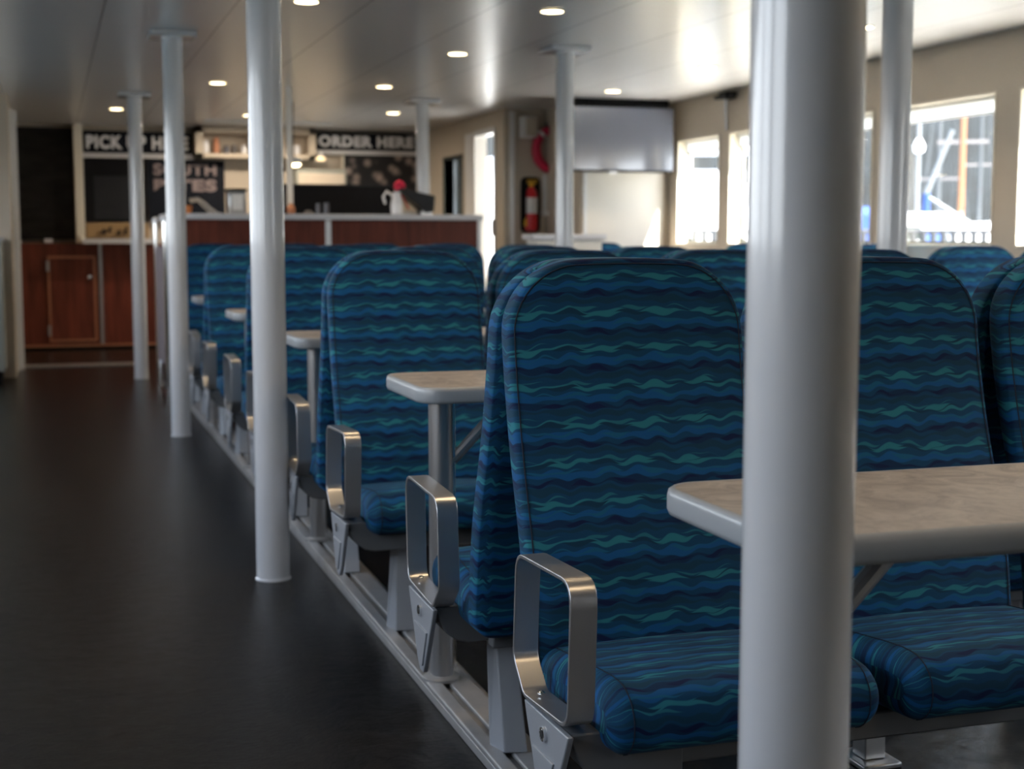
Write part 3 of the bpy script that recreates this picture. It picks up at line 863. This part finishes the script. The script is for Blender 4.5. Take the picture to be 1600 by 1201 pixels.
obj('hose', MB().tube([(3.90, 11.57, 1.53), (3.872, 11.56, 1.50), (3.862, 11.555, 1.42), (3.862, 11.555, 1.30), (3.866, 11.555, 1.20)], .009), M['black'], t)
obj('nozzle', MB().cyl((3.866, 11.555, 1.26), (3.866, 11.555, 1.18), .008, .014), M['yellow'], t)
# red ring with dark interior
t = thing('life_ring', 'crimson ring hanging on the wall at the left edge of the television', 'life ring', (4.03, 11.5, 1.82))
pts = [(4.125 - .0 + .155 * math.cos(a) * .9 - .01, 11.60, 1.83 + .165 * math.sin(a)) for a in [2 * PI * i / 32 for i in range(32)]]
obj('ring', MB().tube(pts, .040, 12, True), M['ringred'], t)
obj('strap', MB().tube([(4.115 + .138 * math.cos(a), 11.60, 1.83 + .165 * math.sin(a)) for a in (2.2, 2.3, 2.4)], .042, 12), M['labelwhite'], t)
obj('hook', MB().box(4.08, 4.15, 11.61, 11.66, 1.98, 2.06), M['black'], t)
t = thing('paper_roll_holder', 'narrow pale holder on the wall between extinguisher and television pillar', 'holder', (4.07, 11.6, 1.3))
obj('back_plate', MB().box(4.05, 4.14, 11.62, 11.66, 1.30, 1.62), M['labelwhite'], t, bevel=.004)
obj('tray', MB().box(4.035, 4.15, 11.57, 11.66, 1.27, 1.31), M['trim'], t, bevel=.005)
# black clip and cord on the right wall
t = thing('wall_clamp', 'black clamp with thin hanging rod high on the right wall', 'clamp', (4.80, 9.7, 2.12))
obj('clamp_body', MB().box(4.76, 4.845, 9.60, 9.72, 2.10, 2.15).cyl((4.80, 9.52, 2.125), (4.80, 9.85, 2.125), .016), M['black'], t, bevel=.003)
obj('rod', MB().cyl((4.81, 9.70, 2.11), (4.83, 9.72, 1.88), .010), M['steel'], t)

# ================================================================== BAR
def wtext(name, s, size, x, y, z, m, parent, bold=.012, width=None, depth=.006):
    cu = bpy.data.curves.new(name, 'FONT'); cu.body = s; cu.size = size; cu.extrude = depth; cu.offset = bold; cu.space_character = 1.12
    o = bpy.data.objects.new(name, cu); COL.objects.link(o)
    bpy.context.view_layer.update()
    me = bpy.data.meshes.new_from_object(o.evaluated_get(bpy.context.evaluated_depsgraph_get()))
    bpy.data.objects.remove(o)
    xs = [v.co.x for v in me.vertices]; w = max(xs) - min(xs); k = width / w if width else 1
    x_0 = min(xs)
    off = root_of(parent).location
    for v in me.vertices:
        a, b, c = v.co; v.co = Vector((x + (a - x_0) * k, y - c, z + b)) - off
    me.materials.clear(); me.materials.append(m)
    t = bpy.data.objects.new(name, me); COL.objects.link(t); t.parent = parent
    return t
t = thing('serving_counter', 'long cherry wood serving bar with pale top behind the seats', 'counter', (1.9, 10.2, 0))
obj('body', MB().box(.80, 2.955, 9.93, 10.50, .08, 1.205), M['wood'], t, bevel=.003)
obj('plinth', MB().box(.83, 2.93, 9.97, 10.50, 0, .08), M['black'], t)
obj('countertop', MB().box(.76, 2.99, 9.89, 10.62, 1.205, 1.245), M['sill'], t, bevel=.006)
obj('joint_strip', MB().box(1.845, 1.885, 9.922, 9.932, .08, 1.205), M['trim'], t, bevel=.002)
obj('corner_post', MB().box(2.955, 2.985, 9.922, 10.50, 0, 1.205), M['trim'], t, bevel=.003)
# folding gate at the bar end
t = thing('folding_gate', 'mauve-grey gate panel with chrome posts beside the thinnest pillar', 'gate', (.73, 10.9, 0))
for y in (9.75, 10.6):
    p = obj('post', MB().cyl((.735, y, .0), (.735, y, 1.19), .016), M['chrome'], t)
    obj('knob', MB().lathe([(.003, 1.185), (.022, 1.19), (.026, 1.205), (.022, 1.22), (.003, 1.23)], (.735, y, 0), 16), M['ceramic'], p)
obj('panel', MB().prism(rrect(9.79, 10.56, .22, 1.02, .03), .727, .743, 'X'), M['mauve'], t)
obj('lower_bow', MB().tube([(.735, 9.9, .22), (.735, 9.93, .12), (.735, 10.0, .06), (.735, 10.3, .06), (.735, 10.37, .12), (.735, 10.4, .22)], .012), M['steel'], t)
# slim post over the bar
t = thing('shelf_post', 'slim white post standing on the serving bar behind the tall pillar', 'post', (1.66, 10.45, 1.245))
obj('shaft', MB().box(1.665, 1.705, 10.43, 10.47, 1.245, H - .001), M['trim'], t, bevel=.003)
obj('foot', MB().box(1.655, 1.715, 10.42, 10.48, 1.245, 1.255), M['trim'], t, bevel=.002)
# black low screen behind the bar
t = thing('counter_screen', 'long black low screen standing on the far side of the bar', 'screen', (2.2, 10.9, 0))
obj('panel', MB().box(1.70, 2.62, 10.95, 10.99, .12, 1.475), M['black'], t, bevel=.004)
obj('top_rail', MB().box(1.70, 2.62, 10.94, 11.0, 1.475, 1.49), M['charcoal'], t, bevel=.003)
obj('foot', MB().box(1.75, 1.85, 10.85, 11.1, 0, .12).box(2.45, 2.55, 10.85, 11.1, 0, .12), M['charcoal'], t)
# slanted basket etc. on the counter
zt = 1.245
t = thing('counter_caddy', 'black slanted caddy with a crimson flower at the right end of the bar', 'caddy', (2.55, 10.2, zt))
obj('basket', MB().prism([(2.44, 1.44), (2.70, 1.385), (2.69, 1.27), (2.63, 1.262), (2.56, 1.325), (2.43, 1.42)], 10.15, 10.34, 'Y'), M['charcoal'], t, bevel=.006)
obj('foot', MB().box(2.60, 2.68, 10.17, 10.32, zt, 1.275), M['steel'], t)
fl_ = MB()
for a in range(7):
    c = (2.45 + .022 * math.cos(a * .9), 10.22 + .012 * math.sin(a * 2.1), 1.455 + .022 * math.sin(a * .9))
    fl_.lathe([(.004, -.02), (.02, -.01), (.024, .004), (.016, .018), (.003, .024)], c, 10)
obj('flower', fl_, M['ringred'], t)
obj('stem', MB().tube([(2.45, 10.23, 1.42), (2.49, 10.23, 1.35), (2.52, 10.23, 1.29)], .006), M['red'], t)
t = thing('white_jug', 'white jug with curved handle standing left of the slanted black caddy', 'jug', (2.40, 10.15, zt))
obj('body', MB().lathe([(.030, zt), (.042, zt + .01), (.045, zt + .07), (.036, zt + .12), (.026, zt + .155), (.030, zt + .165), (.024, zt + .165)], (2.41, 10.15, 0), 24), M['ceramic'], t)
obj('handle', MB().tube([(2.38, 10.15, zt + .14), (2.335, 10.15, zt + .17), (2.31, 10.15, zt + .13), (2.325, 10.15, zt + .08)], .010, 8), M['ceramic'], t)
def small(name, label, cat, x, y, prof, m, z=zt, extra=None):
    o = obj(name, MB().lathe([(r, z + h) for r, h in prof], (x, y, 0), 18), m); tag(o, label, cat); return o
small('sugar_pot', 'small pinkish brown pot on the bar left of the glasses', 'pot', 1.65, 10.2, [(.022, 0), (.030, .02), (.030, .05), (.018, .065), (.008, .08)], M['copper'])
small('small_bowl', 'small pale upturned bowl on the bar between pot and glasses', 'bowl', 1.775, 10.2, [(.038, 0), (.036, .012), (.022, .028), (.010, .032)], M['boatgrey'])
small('tumbler', 'dark tumbler on the bar, left of two near the black screen', 'glass', 1.845, 10.2, [(.016, 0), (.018, .03), (.016, .08), (.012, .08)], M['ceramicdark'])
small('tumbler', 'dark tumbler on the bar, right of two near the black screen', 'glass', 1.905, 10.2, [(.020, 0), (.020, .03), (.018, .085), (.012, .085)], M['ceramicdark'])
small('orange_cup', 'small orange cup on the bar just right of the aisle pillar', 'cup', .93, 10.25, [(.02, 0), (.03, .01), (.035, .05), (.03, .06), (.02, .06)], M['orange'])
t = thing('serving_tongs', 'curved steel tongs leaning over the left end of the bar', 'tongs', (1.0, 10.2, zt))
obj('arm', MB().tube([(.94, 10.2, 1.345), (1.00, 10.2, 1.355), (1.04, 10.2, 1.33), (1.08, 10.2, 1.29), (1.13, 10.2, zt + .008)], .010, 8), M['steel'], t)
obj('arm', MB().tube([(.95, 10.23, 1.33), (1.00, 10.23, 1.34), (1.03, 10.23, 1.31), (1.06, 10.23, 1.28), (1.10, 10.23, zt + .008)], .008, 8), M['steel'], t)
obj('stand', MB().box(1.06, 1.16, 10.18, 10.25, zt, zt + .012), M['steel'], t)
t = thing('coffee_machine', 'grey steel coffee grinder on the bar left of the tall pillar', 'coffee machine', (1.27, 10.25, zt))
obj('body', MB().box(1.21, 1.33, 10.16, 10.36, zt, zt + .165), M['steel'], t, bevel=.01)
obj('front_plate', MB().box(1.235, 1.305, 10.152, 10.161, zt + .03, zt + .14), M['trim'], t, bevel=.004)
obj('lid', MB().box(1.20, 1.34, 10.15, 10.37, zt + .165, zt + .178), M['black'], t, bevel=.004)

# ------------------------------------------------------------------ far wall kitchen
YW = 14.52
t = thing('hanging_sign', 'black sign lettered PICK UP HERE in white over the hatch', 'sign', (.86, YW, 1.90))
obj('board', MB().box(.345, 1.385, YW, YW + .05, 1.905, 2.115), M['signtape'], t, bevel=.003)
wtext('lettering', 'PICK UP HERE', .17, .375, YW - .003, 1.948, M['signwhite'], t, bold=.0075, width=.97)
t = thing('hanging_sign', 'black sign lettered ORDER HERE in white over the counter', 'sign', (3.1, YW, 1.97))
obj('board', MB().box(2.60, 3.66, YW, YW + .05, 1.975, 2.15), M['signtape'], t, bevel=.003)
wtext('lettering', 'ORDER HERE', .145, 2.64, YW - .003, 2.012, M['signwhite'], t, bold=.0075, width=.99)
struct('trim_4', MB().box(.34, 1.39, YW - .01, YF, 1.855, 1.90).box(2.58, 3.70, YW - .02, YF, 1.925, 1.97), M['sill'], bevel=.003)
# open shelf between the signs
t = thing('wall_cupboard', 'open cream wall cupboard with cups between the two signs', 'cupboard', (2.0, YW, 1.86))
mb = MB(); x0, x1, z0, z1, y0, y1 = 1.395, 2.575, 1.865, 2.165, 14.30, 14.6
mb.box(x0, x0 + .07, y0, y1, z0, z1); mb.box(x1 - .07, x1, y0, y1, z0, z1); mb.box(x0, x1, y0, y1, z0, z0 + .04); mb.box(x0, x1, y0, y1, z1 - .06, z1)
mb.box(x0, x1, y1 - .02, y1 - .001, z0, z1); mb.box(1.93, 2.25, y0, y1, z0, z1 - .0)
obj('carcass', mb, M['wall'], t, smooth=False, bevel=.002)
for k, (x, m, h, r, lb) in enumerate([(1.50, M['ceramic'], .13, .032, 'tall white cup at the left end of the open cupboard'), (1.60, M['copper'], .16, .035, 'copper pot second from left in the open cupboard'),
          (1.70, M['ceramicdark'], .08, .035, 'dark low bowl in the middle of the open cupboard'), (1.78, M['boatgrey'], .09, .03, 'grey cup in the open cupboard, right of the dark bowl'),
          (1.875, M['ceramic'], .09, .034, 'white rounded cup near the tall pillar in the open cupboard'), (2.40, M['ceramic'], .10, .035, 'white cup in the small cupboard bay left of the order sign')]):
    o = obj('stored_cup', MB().lathe([(r * .7, 1.905), (r, 1.915), (r, 1.905 + h * .6), (r * .75, 1.905 + h), (r * .5, 1.905 + h)], (x, 14.4, 0), 16), m); tag(o, lb, 'cup')
# left dark menu board and cream post
t = thing('menu_board', 'tall dark menu board at far left above the wood cabinets', 'menu board', (0, YW, 1.05))
obj('board', MB().box(-.25, .235, YW, YW + .03, 1.06, 2.12), M['darkpanel'], t, bevel=.003)
obj('frame', MB().box(-.265, -.25, YW - .005, YW + .03, 1.05, 2.13).box(.235, .25, YW - .005, YW + .03, 1.05, 2.13).box(-.25, .235, YW - .005, YW + .03, 2.12, 2.135), M['black'], t)
obj('price_tag', MB().box(-.04, .035, YW - .02, YW - .005, 1.035, 1.07), M['signwhite'], t)
struct('trim_5', MB().box(.255, .335, 14.40, 14.6, 1.03, H).cyl((.295, 14.36, 1.03), (.295, 14.36, 1.10), .03), M['jamb'], bevel=.008)
t = thing('wall_screen', 'dark wall screen under the pick up sign with a greyish monitor', 'screen', (.62, YW, 1.2))
obj('casing', MB().box(.345, .93, YW, YW + .04, 1.23, 1.85), M['black'], t, bevel=.004)
obj('glass', MB().box(.43, .80, YW - .006, YW, 1.26, 1.68), M['charcoal'], t, bevel=.003)
t = thing('wall_sign', 'black poster lettered SOUTH in pale pink behind the aisle pillar', 'sign', (1.3, YW, 1.3))
obj('board', MB().box(.94, 1.69, YW, YW + .03, 1.25, 1.845), M['signtape'], t, bevel=.003)
wtext('lettering', 'SOUTH', .15, 1.0, YW - .003, 1.70, M['signpink'], t, bold=.006, width=.61)
wtext('lettering', 'BITES', .15, 1.0, YW - .003, 1.545, M['signpink'], t, bold=.008, width=.61)
# food display ledge
t = thing('food_display', 'tan display ledge with small dark items under the dark screen', 'display', (.6, 14.3, 1.07))
obj('board', MB().box(.345, .93, 14.40, 14.52, 1.075, 1.225), M['glaze_tan'], t, bevel=.004)
for k, (x, z, r, h) in enumerate([(.50, 1.14, .02, .05), (.56, 1.16, .015, .06), (.64, 1.13, .018, .05), (.71, 1.15, .015, .08), (.78, 1.12, .018, .04)]):
    obj('item', MB().cyl((x, 14.37, z - h / 2), (x + .015, 14.37, z + h / 2), r, r * .6, 10).cyl((x, 14.37, z), (x, 14.41, z), .006, n=6), M['black'], t)
t = thing('display_sill', 'pale sill over the wood cabinets beneath the dark screen', 'sill', (.65, 14.3, 1.03))
obj('board', MB().box(.31, 1.0, 14.22, 14.55, 1.035, 1.07), M['sill'], t, bevel=.006)
obj('front_lip', MB().box(.31, 1.0, 14.21, 14.22, 1.025, 1.07), M['sill'], t, bevel=.002)
# wood cabinets
t = thing('base_cabinet', 'cherry wood cabinet with framed door at the end of the aisle', 'cabinet', (.1, 14.4, 0))
YK = 14.42
obj('body', MB().box(-.262, .50, YK, 14.595, .05, 1.03), M['wood'], t, bevel=.002)
d = obj('door', MB().box(0.0, .405, YK - .014, YK - .001, .10, .885), M['wood'], t, bevel=.003)
fr = MB(); fr.box(-.02, 0.0, YK - .02, YK, .08, .905); fr.box(.405, .425, YK - .02, YK, .08, .905); fr.box(0, .405, YK - .02, YK, .885, .905); fr.box(0, .405, YK - .02, YK, .08, .10)
obj('door_frame', fr, M['copper'], t, bevel=.002)
obj('hinge', MB().box(-.03, -.005, YK - .03, YK - .02, .76, .86), M['steel'], d); obj('hinge', MB().box(-.03, -.005, YK - .03, YK - .02, .14, .24), M['steel'], d)
obj('knob', MB().lathe([(.010, 0), (.010, -.015), (.022, -.02), (.022, -.03), (.004, -.034)], (.37, YK - .014, .70), 16, 'Y'), M['chrome'], d)
obj('corner_post', MB().box(.455, .485, YK - .012, YK, .05, 1.03), M['steel'], t, bevel=.002)
obj('base_trim', MB().box(-.262, .50, YK - .012, YK, .03, .05), M['copper'], t)
t = thing('base_cabinet', 'plain cherry wood cabinet panel behind the thinnest pillar', 'cabinet', (.9, 14.4, 0))
obj('body', MB().box(.502, 1.60, YK, 14.595, .05, 1.025), M['wood'], t, bevel=.002)
obj('base_trim', MB().box(.502, 1.60, YK - .012, YK, .03, .05), M['copper'], t)
struct('baseboard_front', MB().box(-.26, 1.6, YK + .02, 14.6, 0, .03), M['black'])
# photo menu wall
def photomat():
    m = bpy.data.materials.new('dark_food_photo'); m.use_nodes = True; nt = m.node_tree; b = nt.nodes['Principled BSDF']
    t = nt.nodes.new('ShaderNodeTexCoord'); v = nt.nodes.new('ShaderNodeTexVoronoi'); v.inputs['Scale'].default_value = 9
    nt.links.new(t.outputs['Object'], v.inputs['Vector'])
    r = nt.nodes.new('ShaderNodeValToRGB'); r.color_ramp.elements[0].color = (.34, .27, .24, 1); r.color_ramp.elements[1].color = (.006, .005, .006, 1)
    r.color_ramp.elements[0].position = .15; r.color_ramp.elements[1].position = .5
    nt.links.new(v.outputs['Distance'], r.inputs[0]); nt.links.new(r.outputs[0], b.inputs['Base Color']); b.inputs['Roughness'].default_value = .5
    return m
t = thing('picture_board', 'dark picture board of food photos beneath the order sign', 'picture board', (3.2, YW, 1.6))
obj('print', MB().box(2.90, 3.66, YW + .005, YW + .03, 1.50, 1.925), photomat(), t)
obj('frame', MB().box(2.88, 2.90, YW, YW + .04, 1.50, 1.93).box(2.88, 3.66, YW, YW + .04, 1.485, 1.50), M['jamb'], t)
t = thing('kitchen_lamp', 'bright oval lamp hanging behind the bar beside the slim post', 'lamp', (1.80, 11.6, 1.60))
obj('cord', MB().cyl((1.905, 11.6, 1.72), (1.905, 11.6, H - .001), .004, n=8), M['black'], t)
obj('shade', MB().lathe([(.062, 1.675), (.066, 1.69), (.055, 1.72), (.02, 1.73)], (1.905, 11.6, 0), 24), M['trim'], t)
obj('bulb', MB().lathe([(.003, 1.65), (.04, 1.655), (.055, 1.668), (.05, 1.676)], (1.905, 11.6, 0), 20), M['lampglow'], t)
t = thing('kitchen_lamp', 'dim small lamp behind the bar, right of the bright one', 'lamp', (2.6, 14.3, 1.8))
obj('lens', MB().lathe([(.003, 1.845), (.04, 1.85), (.05, 1.87), (.04, 1.885)], (2.62, 14.3, 0), 20), mat('dim_lens', (1, .8, .5), .4, emit=(1, .75, .45), es=.8), t)
obj('mount', MB().cyl((2.62, 14.3, 1.885), (2.62, 14.3, 1.93), .02), M['trim'], t)
t = thing('kitchen_fill_strip', 'slim ceiling strip lamp added to brighten the kitchen behind the bar', 'lamp', (2.0, 13.6, H))  # fitting added to carry fill light for the kitchen
obj('tray', MB().box(1.4, 2.6, 13.57, 13.63, H - .025, H - .001), M['trim'], t, bevel=.003)
l = bpy.data.lights.new('kitchen_fill', 'AREA'); l.shape = 'RECTANGLE'; l.size = 1.1; l.size_y = .05; l.energy = 20; l.color = (1, .84, .66)  # added fill lamp that lifts the kitchen's brightness
lo = bpy.data.objects.new('kitchen_fill', l); COL.objects.link(lo); lo.location = (2.0, 13.6, H - .03)
t = thing('kitchen_fridge', 'pale steel cabinet standing against the far wall behind the bar', 'fridge', (2.55, 14.3, 0))
obj('body', MB().box(2.36, 2.86, 14.2, 14.58, 0, 1.76), M['cabinet_side'], t, bevel=.008)
obj('door', MB().box(2.38, 2.84, 14.185, 14.2, .05, 1.72), M['wall'], t, bevel=.006)
obj('handle', MB().box(2.40, 2.42, 14.165, 14.185, 1.0, 1.5), M['chrome'], t, bevel=.003)
t = thing('service_counter', 'dark back counter running under the far wall behind the bar', 'counter', (3.0, 14.3, 0))
obj('body', MB().box(2.88, 3.66, 14.1, 14.58, 0, 1.3), M['charcoal'], t); obj('top', MB().box(2.87, 3.67, 14.08, 14.58, 1.3, 1.34), M['steel'], t)
# left grey cabinet at picture edge
t = thing('side_cabinet', 'grey-green cabinet at the left edge of the aisle', 'cabinet', (-.6, 11.4, 0))
obj('body', MB().box(-.95, -.335, 11.16, 11.62, .09, 1.05), M['cabinet_side'], t, bevel=.008)
obj('top', MB().box(-.96, -.32, 11.14, 11.64, 1.05, 1.08), M['steel'], t, bevel=.005)
obj('plinth', MB().box(-.93, -.36, 11.2, 11.6, 0, .09), M['black'], t)
obj('handle', MB().box(-.46, -.44, 11.145, 11.16, .40, .56), M['chrome'], t, bevel=.002)

# ================================================================== OUTSIDE
tag(obj('harbour_water', MB().box(-150, 300, -120, 330, -1.9, -1.45), M['water']), 'harbour water around the boat', 'water'); bpy.data.objects['harbour_water']['kind'] = 'stuff'
def hill(name, pts, label):
    mb = MB(); vs = []; fs = []; n = len(pts); K = 10
    rnd = random.Random(3)
    for i, (x, y, h) in enumerate(pts):
        for k in range(K + 1):
            f = k / K
            vs.append((x + f * 40 * (1 if x > 0 else -1) + rnd.uniform(-1.5, 1.5), y + rnd.uniform(-1.5, 1.5), -1.4 + h * math.sin(f * PI / 2) * (1 + rnd.uniform(-.06, .06))))
    for i in range(n - 1):
        for k in range(K): a = i * (K + 1) + k; fs.append((a, a + K + 1, a + K + 2, a + 1))
    mb.add(vs, fs); o = obj(name, mb, M['hill']); tag(o, label, 'hill'); return o
hp = []
for i in range(80):
    a = math.radians(-10 + i * 2.0)              # bearing from +Y
    hp.append((150 * math.sin(a) + 20, 150 * math.cos(a), 40 + 5 * math.sin(i * .7)))
hill('wooded_hillside', hp, 'dark wooded hillside beyond the marina, seen through the right windows')
# translucent white screen, added to make the open doorway glare white
t = thing('doorway_glare_screen', 'added backlit white screen making the open doorway glare', 'screen', (4.85, 13.2, 0))
obj('plate', MB().box(4.84, 4.845, 11.0, 16.8, 0, 1.95), M['blind'], t)
obj('cap_rail', MB().box(4.82, 4.92, 11.0, 16.8, 1.95, 2.0), M['boatwhite'], t, bevel=.01)
struct('floor_side_deck', MB().box(IXR + .1, 4.98, 10.95, 16.8, -.08, -.001), M['boatwhite'])
struct('floor_bounce_right', MB().box(4.99, 7.2, YB, 16.8, -.10, -.02), M['bouncepaint'])  # unseen deck, added to bounce sunlight onto the ceiling
struct('floor_bounce_left', MB().box(-2.8, -1.47, YB, 16.8, -.10, -.02), M['bouncepaint'])  # unseen left counterpart, added for the same bounce

def boat(x, y, L, hd, label, hullm, cabin=1.0, mast=None, mastm=None, cover=None, fly=False):
    t = thing('moored_boat', label, 'boat', (x, y, -1.4), hd); t.scale = (1.3, 1.3, 1.3)
    Wb = L * .15
    st = []
    for i in range(13):
        f = i / 12; w = Wb * (1 - max(0, (f - .45) / .55) ** 2.0) * (0.9 + .1 * min(1, f / .2)); zt_ = 1.45 + .5 * f * f
        st.append([(-w * .55, f * L - L / 2, 0.0), (-w, f * L - L / 2 + (.4 * f if f > .9 else 0), zt_), (w, f * L - L / 2, zt_), (w * .55, f * L - L / 2, 0.0)])
    mb = MB(); vs = [p for s in st for p in s]; fs = []
    for i in range(12):
        for k in range(4): j = (k + 1) % 4; fs.append((i*4+k, i*4+j, (i+1)*4+j, (i+1)*4+k))
    fs += [(0, 1, 2, 3), (48, 49, 50, 51)]
    mb.add(vs, fs); obj('hull', mb, hullm, t, local=True)
    obj('rub_rail', MB().box(-Wb - .03, Wb + .03, -L / 2, L * .1, 1.33, 1.41), M['mastgrey'], t, local=True)
    if cabin:
        c = MB(); a0, a1 = -L * .28, L * .18
        c.prism([(a0, 1.45), (a1 + .5, 1.55), (a1, 1.55 + cabin), (a0, 1.55 + cabin)], -Wb * .7, Wb * .7, 'X')
        cb = obj('cabin', c, M['boatwhite'], t, local=True, bevel=.05)
        obj('cabin_windows', MB().box(-Wb * .71, Wb * .71, a0 + .3, a1 - .2, 1.55 + cabin * .45, 1.55 + cabin * .8), M['gasket'], cb, local=True)
    if fly:
        obj('flybridge', MB().box(-Wb * .6, Wb * .6, -L * .2, L * .05, 1.5 + cabin, 2.1 + cabin).box(-Wb * .5, Wb * .5, -L * .18, L * .0, 2.1 + cabin, 2.5 + cabin), M['boatwhite'], t, local=True, bevel=.05)
        obj('canopy', MB().box(-Wb * .75, Wb * .75, -L * .22, L * .08, 3.0 + cabin, 3.08 + cabin), M['boatwhite'], t, local=True)
        obj('canopy_post', MB().cyl((-Wb * .6, -L * .2, 2 + cabin), (-Wb * .6, -L * .2, 3.0 + cabin), .04).cyl((Wb * .6, -L * .2, 2 + cabin), (Wb * .6, -L * .2, 3.0 + cabin), .04), M['boatwhite'], t, local=True)
    if cover: obj('canvas_cover', MB().prism([(-L * .45, 1.5), (-L * .36, 1.5), (-L * .37, 1.5 + cover), (-L * .42, 1.4 + cover)], -Wb * .5, Wb * .5, 'X'), M['boatblue'], t, local=True, bevel=.05)
    if mast:
        m_ = mastm or M['mastgrey']
        ms = obj('mast', MB().cyl((0, 0, 1.4), (0, 0, mast), .10, .07, 12), m_, t, local=True)
        obj('spreader', MB().box(-.75, .75, -.035, .035, mast * .42 - .05, mast * .42 + .05), M['boatgrey'], ms, local=True)
        obj('boom', MB().cyl((0, 0, 2.6), (0, -L * .38, 2.7), .06), m_, ms, local=True)
        obj('stay', MB().cyl((0, 0, mast), (0, L * .5, 1.9), .012, n=6).cyl((0, 0, mast), (0, -L * .48, 1.6), .012, n=6).cyl((0, 0, mast), (Wb, 0, 1.5), .012, n=6).cyl((0, 0, mast), (-Wb, 0, 1.5), .012, n=6), M['mastgrey'], ms, local=True)
    return t
def bp(px_dir, D): return (px_dir[0] * D, px_dir[1] * D)
boat(*bp((.5787, .8156), 60), 9, -.61, 'sailboat with orange-brown wooden mast and white crosstree in the right window', M['boatwhite'], .8, 11.5, M['mastwood'])
boat(*bp((.5945, .8040), 30), 6.0, -.60, 'white motorboat at the right side of the clear right window', M['boatwhite'], .5)
boat(*bp((.5545, .8322), 45), 8, -.58, 'white cabin boat with blue canvas at the left side of the window', M['boatgrey'], .9, cover=.5)
boat(*bp((.5665, .8240), 76), 9, -.75, 'grey-hulled sailboat with thin grey mast in the right window', M['boatgrey'], .9, 10.0)
boat(*bp((.5880, .8088), 96), 11, -.5, 'distant sailboat with grey mast right of the wooden mast', M['boatwhite'], 1.0, 13)
boat(*bp((.5300, .8480), 33), 7, -.7, 'white boat between the thick pillar and the next one', M['boatwhite'], .7, cover=.9)
boat(*bp((.5430, .8398), 112), 12, -.4, 'white sailboat hidden partly by the window-side pillar', M['boatwhite'], 1.0, 13)
boat(*bp((.4375, .8992), 52), 9, -.35, 'brilliant white cruiser in the far left side window', M['boatwhite'], 1.2, fly=True)
boat(*bp((.4225, .9064), 60), 10, -.5, 'sailboat with grey mast in the far side window beside the white cruiser', M['boatwhite'], 1.0, 11)
boat(*bp((.4560, .8900), 55), 9, -.5, 'white boat glimpsed at the left edge of the thick pillar', M['boatwhite'], 1.2)
# crane jib and lamp mast
t = thing('dock_crane', 'slanting pale grey crane jib above the moored boats', 'crane', (*bp((.5655, .8247), 55), -1.4))
obj('jib', MB().cyl((-.32, .2, 4.0), (.45, -.25, 6.4), .09, .08), M['mastgrey2'], t, local=True)
obj('post', MB().cyl((-.30, .18, 0), (-.30, .18, 4.1), .14), M['boatblue'], t, local=True)
obj('stay_arm', MB().cyl((-.3, .18, 4.0), (1.2, -.9, 2.8), .08), M['mastgrey2'], t, local=True)
t = thing('radar_mast', 'white lamp mast at the left side of the right window', 'mast', (*bp((.5555, .8315), 36), -1.4))
obj('pole', MB().cyl((0, 0, 0), (0, 0, 5.6), .05), M['mastgrey2'], t, local=True)
obj('lamp_head', MB().lathe([(.05, 4.5), (.12, 4.55), (.14, 4.68), (.08, 4.8), (.05, 4.85)], n=16), M['boatwhite'], t, local=True)
# dock and railing
t = thing('floating_dock', 'long dark dock in front of the moored boats', 'dock', (17, 17, -1.6))
ax, ay = (8.0, 17.8); bx_, by_ = (21.5, 10.0)
mb = MB(); dx, dy = 1, -.45
def dockpt(s, off): 
    x = 6 + s * 22; y = 24 - s * 9; return (x + off * .4, y + off * .9)
p = [dockpt(0, -1), dockpt(1, -1), dockpt(1, 1), dockpt(0, 1)]
obj('deck', MB().prism(p, -.3, .1, 'Z'), M['dock'], t)
rl = MB()
a = dockpt(0, -1); b = dockpt(1, -1)
for z in (.45, .80, 1.18): rl.cyl((a[0], a[1], z), (b[0], b[1], z), .04, n=6)
for i in range(150):
    q = dockpt(i / 149, -1); rl.cyl((q[0], q[1], .1), (q[0], q[1], 1.20), .055, n=6)
obj('railing', rl, M['dock'], t)

# roller blinds at the tops of the right windows
src = None
bl_lb = {0: 'in the farthest side window', 1: 'in the second window left of the thick pillar', 2: 'in the window right of the thick pillar', 3: 'in the widest clear window on the right', 4: 'in the window at the right edge of the picture'}
for k in range(5):
    w0, w1 = right_windows[k]
    t = thing('roller_blind', 'short white roller blind ' + bl_lb[k], 'blind', (XR + .06, (w0 + w1) / 2, 1.75), 0, 'white blinds at the window tops')
    obj('fabric', MB().box(XR + .070, XR + .072, w0 + .014, w1 - .014, 1.762, 1.84), M['blind'], t)
    obj('bottom_bar', MB().box(XR + .066, XR + .076, w0 + .014, w1 - .014, 1.755, 1.765), M['trim'], t)
    obj('roller', MB().cyl((XR + .065, w0 + .014, 1.836), (XR + .065, w1 - .014, 1.836), .011, n=12), M['trim'], t)
